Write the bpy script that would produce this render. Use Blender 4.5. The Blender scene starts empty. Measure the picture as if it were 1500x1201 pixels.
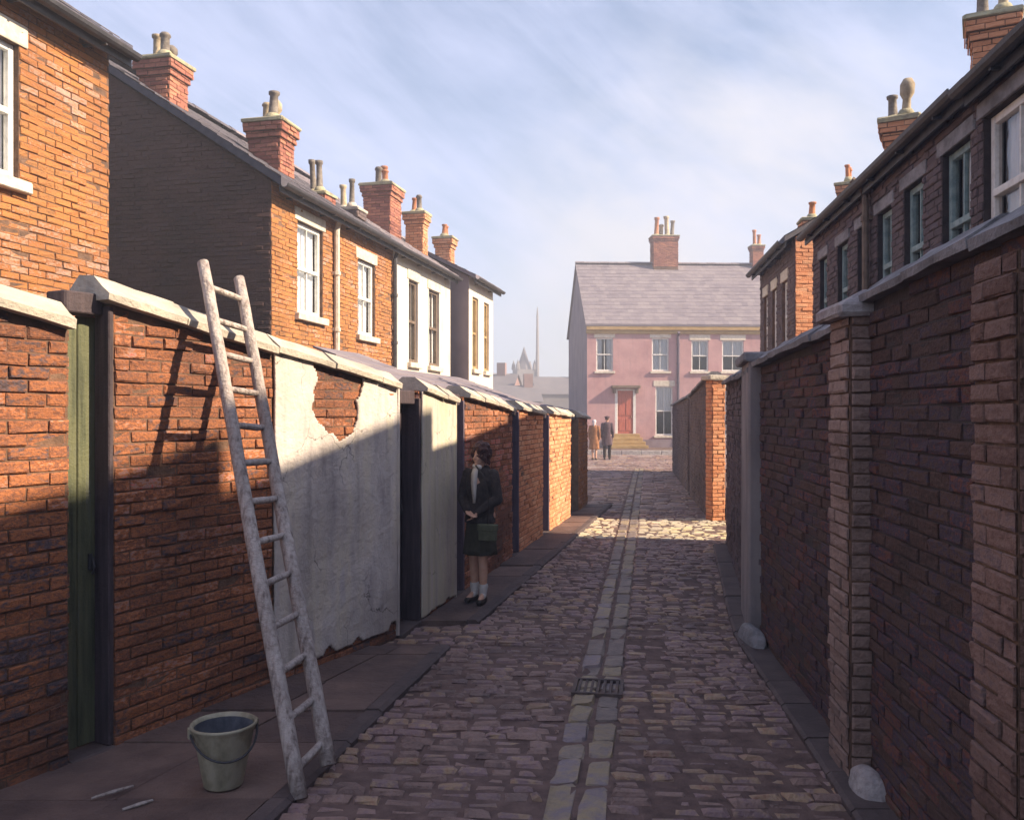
import bpy, math, random
from mathutils import Vector, Matrix, noise
R = math.radians
random.seed(7)
sc = bpy.context.scene
C = sc.collection

# ------------------------------------------------------------------ camera
cam = bpy.data.cameras.new('camera'); co = bpy.data.objects.new('camera', cam); C.objects.link(co)
cam.sensor_width = 36; cam.lens = 31.2; cam.shift_y = 0.003
cam.clip_start = 0.05; cam.clip_end = 4000
co.location = (0, 0, 1.87); co.rotation_euler = (R(90), 0, 0)
sc.camera = co

# ------------------------------------------------------------------ light
SUN_AZ, SUN_EL = 102.0, 34.0            # azimuth clockwise from +Y
sc.view_settings.view_transform = 'Standard'; sc.view_settings.look = 'None'
sc.view_settings.exposure = 1.38; sc.view_settings.gamma = 1.0
w = bpy.data.worlds.new('World'); sc.world = w; w.use_nodes = True
nt = w.node_tree; nt.nodes.clear()
def wn(t, **k):
    n = nt.nodes.new(t)
    for a, b in k.items(): setattr(n, a, b)
    return n
wl = nt.links.new
out = wn('ShaderNodeOutputWorld')
sky = wn('ShaderNodeTexSky', sky_type='NISHITA', sun_disc=False, sun_elevation=R(SUN_EL), sun_rotation=R(SUN_AZ))
sky.air_density = 1.0; sky.dust_density = 0.8; sky.ozone_density = 1.5
bg1 = wn('ShaderNodeBackground'); bg1.inputs[1].default_value = 0.07
wl(sky.outputs[0], bg1.inputs[0])
tcw = wn('ShaderNodeTexCoord')
# diagonal brushed cirrus, broad soft patches and a creamy bank low in the north-east
def cloud_noise(rot, scale, sc_, det, dist, loc):
    mp = wn('ShaderNodeMapping', vector_type='TEXTURE'); wl(tcw.outputs['Generated'], mp.inputs[0]); mp.inputs['Rotation'].default_value = (0, rot, 0); mp.inputs['Scale'].default_value = scale; mp.inputs['Location'].default_value = loc
    n = wn('ShaderNodeTexNoise'); n.inputs['Scale'].default_value = sc_; n.inputs['Detail'].default_value = det; n.inputs['Roughness'].default_value = 0.62; n.inputs['Distortion'].default_value = dist
    wl(mp.outputs[0], n.inputs['Vector']); return n.outputs['Fac']
def wmath(op, a, b_):
    m = wn('ShaderNodeMath', operation=op)
    for i, v in ((0, a), (1, b_)):
        if isinstance(v, (int, float)): m.inputs[i].default_value = v
        else: wl(v, m.inputs[i])
    return m.outputs[0]
streak = cloud_noise(R(36), (1.0, 1.0, 0.20), 2.6, 9, 0.55, (0.4, 0.2, 0.7))
patch_ = cloud_noise(R(24), (1.0, 1.0, 0.5), 2.3, 5, 0.2, (1.7, 0.3, 0.1))
both = wmath('ADD', wmath('MULTIPLY', streak, 0.45), wmath('MULTIPLY', patch_, 0.55))
rp = wn('ShaderNodeValToRGB'); wl(both, rp.inputs[0])
rp.color_ramp.elements[0].position = 0.38; rp.color_ramp.elements[0].color = (0.12, 0.12, 0.12, 1)
rp.color_ramp.elements[1].position = 0.66; rp.color_ramp.elements[1].color = (0.85, 0.85, 0.85, 1)
bg2 = wn('ShaderNodeBackground'); bg2.inputs[0].default_value = (0.58, 0.62, 0.86, 1); bg2.inputs[1].default_value = 0.60
ms = wn('ShaderNodeMixShader'); wl(rp.outputs[0], ms.inputs[0]); wl(bg1.outputs[0], ms.inputs[1]); wl(bg2.outputs[0], ms.inputs[2])
dt = wn('ShaderNodeVectorMath', operation='DOT_PRODUCT'); wl(tcw.outputs['Generated'], dt.inputs[0]); dt.inputs[1].default_value = Vector((0.24, 1.0, 0.17)).normalized()
bk_ = wn('ShaderNodeMapRange'); bk_.interpolation_type = 'SMOOTHSTEP'; wl(dt.outputs['Value'], bk_.inputs[0]); bk_.inputs[1].default_value = 0.955; bk_.inputs[2].default_value = 1.0
cn = wn('ShaderNodeMapRange'); wl(patch_, cn.inputs[0]); cn.inputs[1].default_value = 0.36; cn.inputs[2].default_value = 0.58
bank = wmath('MULTIPLY', wmath('MULTIPLY', bk_.outputs[0], cn.outputs[0]), 0.65)
bg3 = wn('ShaderNodeBackground'); bg3.inputs[0].default_value = (0.80, 0.76, 0.74, 1); bg3.inputs[1].default_value = 0.50
ms2 = wn('ShaderNodeMixShader'); wl(bank, ms2.inputs[0]); wl(ms.outputs[0], ms2.inputs[1]); wl(bg3.outputs[0], ms2.inputs[2])
wl(ms2.outputs[0], out.inputs[0])
sl = bpy.data.lights.new('sun', 'SUN'); so = bpy.data.objects.new('sun', sl); C.objects.link(so)
sl.energy = 5.0; sl.angle = R(0.7); sl.color = (1.0, 0.81, 0.58)
sd = Vector((math.sin(R(SUN_AZ)) * math.cos(R(SUN_EL)), math.cos(R(SUN_AZ)) * math.cos(R(SUN_EL)), math.sin(R(SUN_EL))))
so.rotation_euler = sd.to_track_quat('Z', 'Y').to_euler(); so.location = (20, -8, 20)

# ------------------------------------------------------------------ materials
def srgb(r, g, b):
    f = lambda c: ((c / 255 + 0.055) / 1.055) ** 2.4 if c > 10 else c / 255 / 12.92
    return (f(r), f(g), f(b), 1)
def newmat(name):
    m = bpy.data.materials.new(name); m.use_nodes = True
    n = m.node_tree.nodes; return m, m.node_tree, n['Principled BSDF']
def mat(name, cols, scale=6.0, rough=0.85, stretch=(1, 1, 1), bump=0.3, bscale=40, metal=0.0, soot=0.0, rnd=0.0, spec=0.3, dist=0.004, grime=None, cracks=0.0):
    """noise-mottled material; cols = list of linear colours along a ramp; rnd = weight of the per-face random attribute"""
    m, t, b = newmat(name); N = t.nodes.new; L = t.links.new
    tc = N('ShaderNodeTexCoord'); mp = N('ShaderNodeMapping'); mp.inputs['Scale'].default_value = stretch
    L(tc.outputs['Object'], mp.inputs[0])
    no = N('ShaderNodeTexNoise'); no.inputs['Scale'].default_value = scale; no.inputs['Detail'].default_value = 6; no.inputs['Roughness'].default_value = 0.62
    L(mp.outputs[0], no.inputs['Vector'])
    fac = no.outputs['Fac']
    # spread the noise
    mr = N('ShaderNodeMapRange'); mr.inputs[1].default_value = 0.3; mr.inputs[2].default_value = 0.7; L(fac, mr.inputs[0]); fac = mr.outputs[0]
    if rnd > 0:
        at = N('ShaderNodeAttribute'); at.attribute_name = 'rnd'
        mx = N('ShaderNodeMix'); mx.data_type = 'FLOAT'; mx.inputs[0].default_value = rnd
        L(fac, mx.inputs[2]); L(at.outputs['Fac'], mx.inputs[3]); fac = mx.outputs[0]
    cr = N('ShaderNodeValToRGB'); L(fac, cr.inputs[0])
    els = cr.color_ramp.elements
    while len(els) < len(cols): els.new(0.5)
    for i, c in enumerate(cols):
        els[i].position = i / max(1, len(cols) - 1); els[i].color = tuple(c[:3]) + (1,)
    col = cr.outputs[0]
    if soot > 0:
        n2 = N('ShaderNodeTexNoise'); n2.inputs['Scale'].default_value = 1.1; n2.inputs['Detail'].default_value = 5; L(tc.outputs['Object'], n2.inputs['Vector'])
        r2 = N('ShaderNodeMapRange'); r2.inputs[1].default_value = 0.42; r2.inputs[2].default_value = 0.68; r2.inputs[3].default_value = 0; r2.inputs[4].default_value = soot
        L(n2.outputs['Fac'], r2.inputs[0])
        m2 = N('ShaderNodeMix'); m2.data_type = 'RGBA'; L(r2.outputs[0], m2.inputs[0]); L(col, m2.inputs[6]); m2.inputs[7].default_value = grime or (0.045, 0.035, 0.035, 1)
        col = m2.outputs[2]
    if cracks > 0:
        dn = N('ShaderNodeTexNoise'); dn.inputs['Scale'].default_value = 5; dn.inputs['Detail'].default_value = 4; L(tc.outputs['Object'], dn.inputs['Vector'])
        ad = N('ShaderNodeVectorMath'); ad.operation = 'MULTIPLY_ADD'; L(dn.outputs['Color'], ad.inputs[0]); ad.inputs[1].default_value = (.35, .35, .35); L(tc.outputs['Object'], ad.inputs[2])
        vo = N('ShaderNodeTexVoronoi'); vo.feature = 'DISTANCE_TO_EDGE'; vo.inputs['Scale'].default_value = 1.7; L(ad.outputs[0], vo.inputs['Vector'])
        r4 = N('ShaderNodeMapRange'); r4.inputs[1].default_value = .002; r4.inputs[2].default_value = .009; r4.inputs[3].default_value = cracks; r4.inputs[4].default_value = 0; L(vo.outputs['Distance'], r4.inputs[0])
        gn = N('ShaderNodeTexNoise'); gn.inputs['Scale'].default_value = 1.6; L(tc.outputs['Object'], gn.inputs['Vector'])
        g4 = N('ShaderNodeMapRange'); g4.inputs[1].default_value = .48; g4.inputs[2].default_value = .6; L(gn.outputs['Fac'], g4.inputs[0])
        mu = N('ShaderNodeMath'); mu.operation = 'MULTIPLY'; L(r4.outputs[0], mu.inputs[0]); L(g4.outputs[0], mu.inputs[1])
        m4 = N('ShaderNodeMix'); m4.data_type = 'RGBA'; L(mu.outputs[0], m4.inputs[0]); L(col, m4.inputs[6]); m4.inputs[7].default_value = (.10, .085, .08, 1)
        w1 = N('ShaderNodeMapping'); w1.inputs['Scale'].default_value = (9, 9, .5); L(tc.outputs['Object'], w1.inputs[0])
        w2 = N('ShaderNodeTexNoise'); w2.inputs['Scale'].default_value = 1; w2.inputs['Detail'].default_value = 5; L(w1.outputs[0], w2.inputs['Vector'])
        w3 = N('ShaderNodeMapRange'); w3.inputs[1].default_value = .55; w3.inputs[2].default_value = .75; w3.inputs[4].default_value = .55; L(w2.outputs['Fac'], w3.inputs[0])
        m5 = N('ShaderNodeMix'); m5.data_type = 'RGBA'; L(w3.outputs[0], m5.inputs[0]); L(m4.outputs[2], m5.inputs[6]); m5.inputs[7].default_value = grime or (.2, .18, .15, 1)
        col = m5.outputs[2]
    L(col, b.inputs['Base Color'])
    b.inputs['Roughness'].default_value = rough; b.inputs['Metallic'].default_value = metal
    b.inputs['Specular IOR Level'].default_value = spec
    if bump > 0:
        n3 = N('ShaderNodeTexNoise'); n3.inputs['Scale'].default_value = bscale; n3.inputs['Detail'].default_value = 5; n3.inputs['Roughness'].default_value = 0.65; L(tc.outputs['Object'], n3.inputs['Vector'])
        bp = N('ShaderNodeBump'); bp.inputs['Strength'].default_value = bump; bp.inputs['Distance'].default_value = dist * 4; L(n3.outputs['Fac'], bp.inputs['Height'])
        L(bp.outputs[0], b.inputs['Normal'])
    return m
M = {}
def brickmat(key, cols, soot=0.45, rnd=0.72, grime=None):
    M[key] = mat(key, cols, scale=22, stretch=(1, 1, 2.2), rough=0.92, bump=0.9, bscale=55, soot=soot, rnd=rnd, spec=0.15, grime=grime)
brickmat('brick_orange', [(.04,.03,.033),(.085,.052,.047),(.11,.085,.10),(.24,.105,.062),(.40,.15,.065),(.19,.088,.062),(.46,.165,.065),(.40,.26,.22),(.72,.105,.05),(.54,.23,.085)], 0.62, .6, grime=(.045,.034,.036,1))
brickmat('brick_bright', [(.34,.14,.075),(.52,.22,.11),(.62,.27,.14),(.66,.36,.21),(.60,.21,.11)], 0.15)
brickmat('brick_tan', [(.09,.05,.035),(.24,.115,.05),(.38,.175,.07),(.44,.19,.065),(.42,.16,.06),(.46,.27,.18),(.50,.32,.27),(.56,.15,.07)], 0.35, .6)
brickmat('brick_shaded', [(.05,.03,.028),(.085,.05,.045),(.115,.065,.056),(.14,.08,.068),(.09,.062,.068),(.17,.075,.055)], 0.45, .5)  # darker brick for the side wall, its shade put into the colour
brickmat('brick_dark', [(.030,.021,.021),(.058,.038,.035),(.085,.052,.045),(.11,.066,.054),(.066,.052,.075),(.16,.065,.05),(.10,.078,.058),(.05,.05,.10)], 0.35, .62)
brickmat('brick_plum', [(.075,.058,.064),(.11,.085,.09),(.14,.107,.11),(.17,.125,.12),(.13,.112,.138),(.185,.11,.10)], 0.4, .62)
brickmat('brick_pier', [(.14,.095,.08),(.22,.15,.13),(.29,.20,.17),(.36,.25,.21),(.26,.19,.18)], 0.3, .55)
brickmat('brick_worn', [(.09,.055,.048),(.15,.085,.07),(.20,.115,.092),(.26,.16,.13),(.17,.115,.115),(.30,.14,.10)], 0.5, .55)
brickmat('brick_red', [(.16,.06,.055),(.26,.10,.08),(.36,.145,.105),(.48,.21,.13),(.42,.17,.12)], 0.35)
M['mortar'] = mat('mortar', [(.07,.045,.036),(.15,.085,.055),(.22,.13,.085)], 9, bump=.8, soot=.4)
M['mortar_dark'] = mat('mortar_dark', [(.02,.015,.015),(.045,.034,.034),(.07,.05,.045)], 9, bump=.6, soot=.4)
M['render'] = mat('lime_render', [(.35,.31,.31),(.50,.45,.43),(.60,.54,.50),(.65,.58,.48),(.51,.465,.475)], 2.4, stretch=(1.8,1.8,.4), rough=.93, bump=.7, bscale=12, soot=.6, grime=(.27,.23,.21,1), dist=.007, cracks=.8)
M['render_yellow'] = mat('yellow_render', [(.40,.35,.31),(.54,.48,.42),(.56,.51,.37),(.56,.49,.46)], 2.4, stretch=(2.6,1.6,.3), rough=.93, bump=.6, bscale=14, soot=.5, grime=(.30,.26,.22,1), cracks=.7)
M['render_cream'] = mat('cream_render', [(.50,.44,.38),(.64,.57,.50),(.68,.62,.54),(.62,.53,.37)], 1.6, stretch=(1.4,1.4,.7), rough=.93, bump=.4, bscale=18, soot=.2, grime=(.36,.28,.2,1))
M['render_grey'] = mat('grey_render', [(.16,.14,.15),(.24,.21,.21),(.30,.26,.25)], 3, stretch=(1,1,.5), rough=.93, bump=.5, bscale=18, soot=.3)
M['render_pink'] = mat('pink_render', [(.35,.19,.20),(.43,.245,.25),(.49,.29,.29),(.42,.255,.28)], 1.2, rough=.93, bump=.4, bscale=12, soot=.4, grime=(.30,.19,.20,1), cracks=.4)
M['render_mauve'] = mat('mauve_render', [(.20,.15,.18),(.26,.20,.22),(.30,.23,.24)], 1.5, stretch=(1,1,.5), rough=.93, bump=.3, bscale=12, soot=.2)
M['coping'] = mat('coping_stone', [(.28,.25,.22),(.42,.38,.33),(.55,.49,.41),(.62,.56,.47)], 7, stretch=(.6,1,1), rough=.9, bump=.8, bscale=22, soot=.3, rnd=.3, grime=(.12,.11,.09,1), dist=.006)
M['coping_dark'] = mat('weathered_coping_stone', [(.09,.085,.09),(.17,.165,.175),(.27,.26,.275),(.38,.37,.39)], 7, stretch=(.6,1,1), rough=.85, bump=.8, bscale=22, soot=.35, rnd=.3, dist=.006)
M['stone'] = mat('dressed_stone', [(.46,.40,.33),(.60,.54,.45),(.68,.62,.54)], 9, rough=.88, bump=.4, soot=.25, grime=(.2,.17,.14,1))
M['whitestone'] = mat('whitewashed_stone', [(.20,.175,.17),(.36,.33,.32),(.50,.47,.455)], 12, rough=.9, bump=.9, soot=.6, grime=(.25,.2,.22,1))
M['slate'] = mat('roof_slate', [(.045,.045,.06),(.075,.07,.09),(.11,.10,.12),(.07,.065,.085)], 9, stretch=(1,1,1), rough=.7, bump=.5, rnd=.55, soot=.25)
M['slate_lilac'] = mat('weathered_slate', [(.14,.12,.145),(.18,.155,.18),(.22,.19,.21),(.25,.22,.235)], 5, stretch=(.3,1,1), rough=.8, bump=.3, rnd=.5, soot=.2, grime=(.12,.10,.13,1))
M['lead'] = mat('dark_iron', [(.018,.018,.022),(.035,.034,.04),(.055,.05,.055)], 8, rough=.55, bump=.3, spec=.5)
M['rust'] = mat('rusty_iron', [(.05,.04,.045),(.10,.075,.07),(.16,.11,.085)], 12, rough=.7, bump=.5, metal=.3)
M['white'] = mat('white_paint', [(.55,.53,.50),(.70,.68,.65),(.76,.75,.73)], 14, rough=.6, bump=.25, soot=.2, grime=(.32,.28,.24,1))
M['teal'] = mat('teal_paint', [(.12,.18,.19),(.20,.28,.285),(.28,.36,.365)], 12, rough=.6, bump=.25)
M['brownpaint'] = mat('brown_paint', [(.10,.07,.05),(.16,.115,.085),(.20,.15,.11)], 12, rough=.65, bump=.25)
M['curtain'] = mat('net_curtain', [(.66,.66,.70),(.80,.80,.83),(.87,.87,.88)], 5, stretch=(6,6,.5), rough=.95, bump=.2)
M['room'] = mat('dark_room', [(.02,.02,.022),(.03,.03,.033)], 3, bump=0)
M['gate_green'] = mat('green_gate_paint', [(.045,.05,.03),(.085,.095,.055),(.125,.13,.07),(.11,.12,.095)], 5, stretch=(5,5,.35), rough=.75, bump=.5, soot=.3)
M['gate_dark'] = mat('dark_gate_paint', [(.032,.024,.028),(.06,.044,.05),(.09,.064,.07)], 6, stretch=(5,5,.35), rough=.75, bump=.5)
M['gate_purple'] = mat('purple_gate_paint', [(.08,.06,.085),(.125,.095,.125),(.16,.12,.15)], 6, stretch=(5,5,.35), rough=.75, bump=.5)
M['reddoor'] = mat('red_door_paint', [(.30,.075,.05),(.42,.11,.07),(.48,.14,.09)], 8, stretch=(3,3,.5), rough=.55, bump=.2)
M['gold'] = mat('ochre_paint', [(.25,.16,.07),(.36,.235,.10),(.42,.29,.14)], 6, stretch=(.4,1,1), rough=.7, bump=.3)
M['pot_buff'] = mat('buff_clay', [(.26,.20,.13),(.42,.34,.23),(.50,.42,.31)], 12, rough=.85, bump=.4, soot=.5)
M['pot_red'] = mat('terracotta', [(.32,.12,.06),(.48,.19,.09),(.56,.26,.14)], 12, rough=.85, bump=.4, soot=.35)
M['pot_grey'] = mat('sooty_clay', [(.10,.085,.075),(.18,.155,.135),(.27,.24,.21)], 12, rough=.85, bump=.4, soot=.4)
M['flaunch'] = mat('mortar_cap', [(.25,.23,.15),(.38,.35,.24),(.46,.40,.22)], 9, rough=.95, bump=.7, soot=.3)
M['sett'] = mat('stone_sett', [(.065,.041,.040),(.155,.096,.084),(.225,.142,.12),(.28,.18,.148),(.235,.15,.162),(.38,.26,.16),(.32,.165,.11),(.44,.33,.235)], 11, rough=.5, bump=1.0, bscale=34, rnd=.6, soot=.6, spec=.5, grime=(.065,.044,.046,1), dist=.006)
M['sett_sunlit'] = mat('sunlit_sett', [(.30,.25,.20),(.44,.38,.29),(.56,.49,.37),(.60,.50,.28),(.62,.56,.45)], 10, rough=.6, bump=.8, bscale=40, rnd=.6, soot=.3, spec=.4, grime=(.2,.15,.13,1))  # paler setts for the sun bar: sunlight put into the stone colour
M['channel'] = mat('worn_channel_stone', [(.09,.07,.065),(.15,.115,.105),(.21,.165,.14),(.32,.245,.14),(.20,.16,.18),(.28,.22,.185)], 8, rough=.58, bump=.9, bscale=26, rnd=.62, soot=.45, spec=.4, grime=(.075,.055,.055,1))
M['flag'] = mat('paving_flag', [(.06,.04,.037),(.115,.075,.064),(.165,.108,.09),(.21,.14,.115)], 4, rough=.7, bump=.8, bscale=20, rnd=.4, soot=.55, dist=.006, grime=(.055,.04,.045,1))
M['kerb'] = mat('kerb_stone', [(.05,.036,.037),(.09,.066,.064),(.135,.10,.093)], 6, rough=.75, bump=.6, bscale=25, rnd=.4, soot=.3)
M['earth'] = mat('lane_dirt', [(.07,.045,.041),(.125,.08,.07),(.18,.118,.10)], 8, rough=.9, bump=.8, bscale=30)
M['street'] = mat('street_stone', [(.22,.18,.18),(.30,.25,.24),(.38,.32,.30)], 3, stretch=(1,3,1), rough=.7, bump=.5, bscale=12)
M['grass_far'] = mat('far_ground', [(.09,.09,.075),(.13,.125,.11)], .4, rough=.95, bump=0)
M['wood'] = mat('weathered_wood', [(.13,.10,.09),(.30,.25,.23),(.46,.40,.37),(.52,.46,.43),(.58,.53,.50)], 24, stretch=(1.6,1.6,.10), rough=.85, bump=1.0, bscale=30, rnd=.15, soot=.55, grime=(.20,.155,.14,1), dist=.006)
M['zinc'] = mat('old_zinc', [(.16,.145,.10),(.28,.255,.18),(.38,.35,.26),(.33,.31,.25)], 9, stretch=(1,1,.6), rough=.6, metal=.15, bump=.35, bscale=18, soot=.35)
M['zinc_in'] = mat('blue_enamel', [(.04,.045,.06),(.085,.09,.11),(.14,.15,.17)], 9, rough=.5, bump=.2)
M['skin'] = mat('skin', [(.42,.23,.16),(.52,.30,.21),(.56,.34,.25)], 9, rough=.6, bump=.05)
M['hair'] = mat('dark_red_hair', [(.018,.010,.010),(.05,.020,.018),(.12,.035,.028)], 30, stretch=(4,4,.6), rough=.5, bump=.6, bscale=60)
M['coat_dark'] = mat('charcoal_wool', [(.018,.014,.014),(.04,.031,.029),(.075,.058,.05)], 18, rough=.95, bump=.6, bscale=70)
M['skirt'] = mat('olive_skirt', [(.028,.026,.019),(.05,.045,.03),(.065,.06,.045)], 14, rough=.95, bump=.5, bscale=70)
M['cloth_white'] = mat('white_cotton', [(.42,.39,.37),(.56,.53,.51)], 14, rough=.9, bump=.2)
M['leather'] = mat('dark_leather', [(.014,.010,.009),(.03,.022,.018)], 14, rough=.5, bump=.2)
M['bag'] = mat('olive_canvas', [(.07,.075,.045),(.11,.115,.07)], 20, rough=.95, bump=.4)
M['coat_brown'] = mat('rust_wool', [(.16,.07,.03),(.26,.11,.045),(.34,.16,.06)], 12, rough=.95, bump=.4)
M['coat_plum'] = mat('plum_wool', [(.05,.03,.042),(.085,.052,.065),(.11,.07,.08)], 12, rough=.95, bump=.4)
M['scarf'] = mat('pale_scarf', [(.42,.38,.42),(.6,.55,.56)], 12, rough=.9, bump=.3)
M['far_stone'] = mat('far_stone', [(.20,.18,.18),(.28,.25,.25)], .5, rough=.9, bump=0)
M['far_roof'] = mat('far_roof', [(.12,.11,.13),(.18,.16,.17)], .7, rough=.9, bump=0)
M['far_brick'] = mat('far_brick', [(.22,.13,.12),(.30,.18,.16)], .7, rough=.9, bump=0)
# window glass: mostly clear, mirrors the sky at a glance
m, t, b = newmat('window_glass'); t.nodes.remove(b)
g = t.nodes.new('ShaderNodeBsdfGlossy'); g.inputs['Roughness'].default_value = .04; g.inputs['Color'].default_value = (.9,.92,.95,1)
tr = t.nodes.new('ShaderNodeBsdfTransparent'); tr.inputs['Color'].default_value = (.86,.88,.88,1)
fr = t.nodes.new('ShaderNodeFresnel'); fr.inputs['IOR'].default_value = 1.55
mm = t.nodes.new('ShaderNodeMixShader'); t.links.new(fr.outputs[0], mm.inputs[0]); t.links.new(tr.outputs[0], mm.inputs[1]); t.links.new(g.outputs[0], mm.inputs[2])
t.links.new(mm.outputs[0], t.nodes['Material Output'].inputs[0]); M['glass'] = m

# ------------------------------------------------------------------ mesh builder
class MB:
    def __init__(s): s.v = []; s.f = []; s.m = []; s.r = []
    def quad(s, pts, mi=0, r=0.5):
        i = len(s.v); s.v.extend([tuple(p) for p in pts]); s.f.append(tuple(range(i, i + len(pts)))); s.m.append(mi); s.r.append(r)
    def box(s, x0, x1, y0, y1, z0, z1, mi=0, r=0.5, T=None, bev=0.0, jit=0.0):
        """box, optionally chamfered on all edges of the +z/-z caps; T maps local -> out"""
        j = lambda: random.uniform(-jit, jit) if jit else 0
        i = len(s.v)
        if bev <= 0:
            P = [(x, y, z) for z in (z0, z1) for (x, y) in ((x0, y0), (x1, y0), (x1, y1), (x0, y1))]
            P = [(a + j(), b_ + j(), c + j()) for a, b_, c in P]
            F = [(3, 2, 1, 0), (4, 5, 6, 7), (0, 1, 5, 4), (1, 2, 6, 5), (2, 3, 7, 6), (3, 0, 4, 7)]
        else:
            b_ = min(bev, (x1 - x0) * .45, (y1 - y0) * .45, (z1 - z0) * .45)
            P = []
            def ring(z, e):   # octagon ring
                c = b_ if e == 0 else b_
                xa, xb, ya, yb = x0 + e, x1 - e, y0 + e, y1 - e
                return [(xa + c, ya, z), (xb - c, ya, z), (xb, ya + c, z), (xb, yb - c, z), (xb - c, yb, z), (xa + c, yb, z), (xa, yb - c, z), (xa, ya + c, z)]
            for z, e in ((z0, b_ * .5), (z0 + b_ * .7, 0), (z1 - b_ * .7, 0), (z1, b_ * .5)): P += ring(z, e)
            P = [(a + j(), q + j(), c + j()) for a, q, c in P]
            F = [tuple(range(7, -1, -1)), tuple(range(24, 32))]
            for k in range(3):
                for q in range(8): F.append((k * 8 + q, k * 8 + (q + 1) % 8, k * 8 + 8 + (q + 1) % 8, k * 8 + 8 + q))
        if T: P = [T(p) for p in P]
        s.v.extend(P)
        for f in F: s.f.append(tuple(i + q for q in f)); s.m.append(mi); s.r.append(r)
    def loft(s, rings, mi=0, r=0.5, cap=True, closed=True):
        i = len(s.v); n = len(rings[0])
        for q in rings: s.v.extend([tuple(p) for p in q])
        for k in range(len(rings) - 1):
            for q in range(n if closed else n - 1):
                q2 = (q + 1) % n
                s.f.append((i + k * n + q, i + k * n + q2, i + (k + 1) * n + q2, i + (k + 1) * n + q)); s.m.append(mi); s.r.append(r)
        if cap:
            s.f.append(tuple(i + q for q in range(n - 1, -1, -1))); s.m.append(mi); s.r.append(r)
            k = len(rings) - 1
            s.f.append(tuple(i + k * n + q for q in range(n))); s.m.append(mi); s.r.append(r)
    def lathe(s, prof, n=14, c=(0, 0, 0), mi=0, r=0.5, cap=True, wob=0.0):
        s.loft([[(c[0] + p * math.cos(a) * (1 + wob * math.sin(3 * a + z * 9)), c[1] + p * math.sin(a), c[2] + z) for a in [2 * math.pi * k / n for k in range(n)]] for p, z in prof], mi, r, cap)
    def tube(s, pts, rad, n=8, mi=0, r=0.5):
        pts = [Vector(p) for p in pts]
        if not isinstance(rad, (list, tuple)): rad = [rad] * len(pts)
        rings = []
        for k, p in enumerate(pts):
            d = (pts[min(k + 1, len(pts) - 1)] - pts[max(k - 1, 0)]).normalized()
            a = Vector((0, 0, 1)) if abs(d.z) < .9 else Vector((1, 0, 0))
            x = d.cross(a).normalized(); y = d.cross(x).normalized()
            rings.append([p + rad[k] * (x * math.cos(t_) - y * math.sin(t_)) for t_ in [2 * math.pi * q / n for q in range(n)]])
        s.loft(rings, mi, r)
    def capsule(s, p, q, r0, r1, n=12, mi=0):
        """closed tapered capsule"""
        p, q = Vector(p), Vector(q); d = (q - p); 
        if d.length < 1e-5: d = Vector((0, 0, 1e-4))
        d.normalize(); a = Vector((0, 0, 1)) if abs(d.z) < .9 else Vector((1, 0, 0))
        x = d.cross(a).normalized(); y = d.cross(x).normalized(); rings = []
        for ang in (-85, -55, -25, 0): rings.append((p + d * r0 * math.sin(R(ang)), r0 * math.cos(R(ang))))
        for ang in (0, 25, 55, 85): rings.append((q + d * r1 * math.sin(R(ang)), r1 * math.cos(R(ang))))
        s.loft([[c + rr * (x * math.cos(t_) - y * math.sin(t_)) for t_ in [2 * math.pi * k / n for k in range(n)]] for c, rr in rings], mi)
    def ellipsoid(s, c, rx, ry, rz, n=14, mi=0, rot=None):
        rings = []
        for k in range(9):
            ph = R(-86 + 172 * k / 8)
            ring = []
            for q in range(n):
                a = 2 * math.pi * q / n
                v = Vector((rx * math.cos(ph) * math.cos(a), ry * math.cos(ph) * math.sin(a), rz * math.sin(ph)))
                if rot: v = rot @ v
                ring.append(Vector(c) + v)
            rings.append(ring)
        s.loft(rings, mi)
    def build(s, name, mats, parent=None, smooth=False):
        me = bpy.data.meshes.new(name); me.from_pydata(s.v, [], s.f)
        for k in (mats if isinstance(mats, (list, tuple)) else [mats]): me.materials.append(M[k] if isinstance(k, str) else k)
        me.polygons.foreach_set('material_index', s.m)
        if smooth: me.polygons.foreach_set('use_smooth', [True] * len(s.f))
        a = me.attributes.new('rnd', 'FLOAT', 'FACE'); a.data.foreach_set('value', s.r)
        me.update()
        o = bpy.data.objects.new(name, me); C.objects.link(o)
        if parent: o.parent = parent
        return o

def tag(o, label, cat, group=None):
    o['label'] = label; o['category'] = cat
    if group: o['group'] = group
    return o
def thing(name, label, cat, loc, rz=0, group=None):
    o = bpy.data.objects.new(name, None); C.objects.link(o); o.location = loc; o.rotation_euler = (0, 0, rz); o.empty_display_size = .2
    return tag(o, label, cat, group)
def struct(o): o['kind'] = 'structure'; return o
def frame(name, label, cat, P0, P1, group=None, z=0):
    """empty at P0, local +x towards P1, the front face looks along local -y"""
    d = Vector((P1[0] - P0[0], P1[1] - P0[1]))
    return thing(name, label, cat, (P0[0], P0[1], z), math.atan2(d.y, d.x), group), d.length

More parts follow.
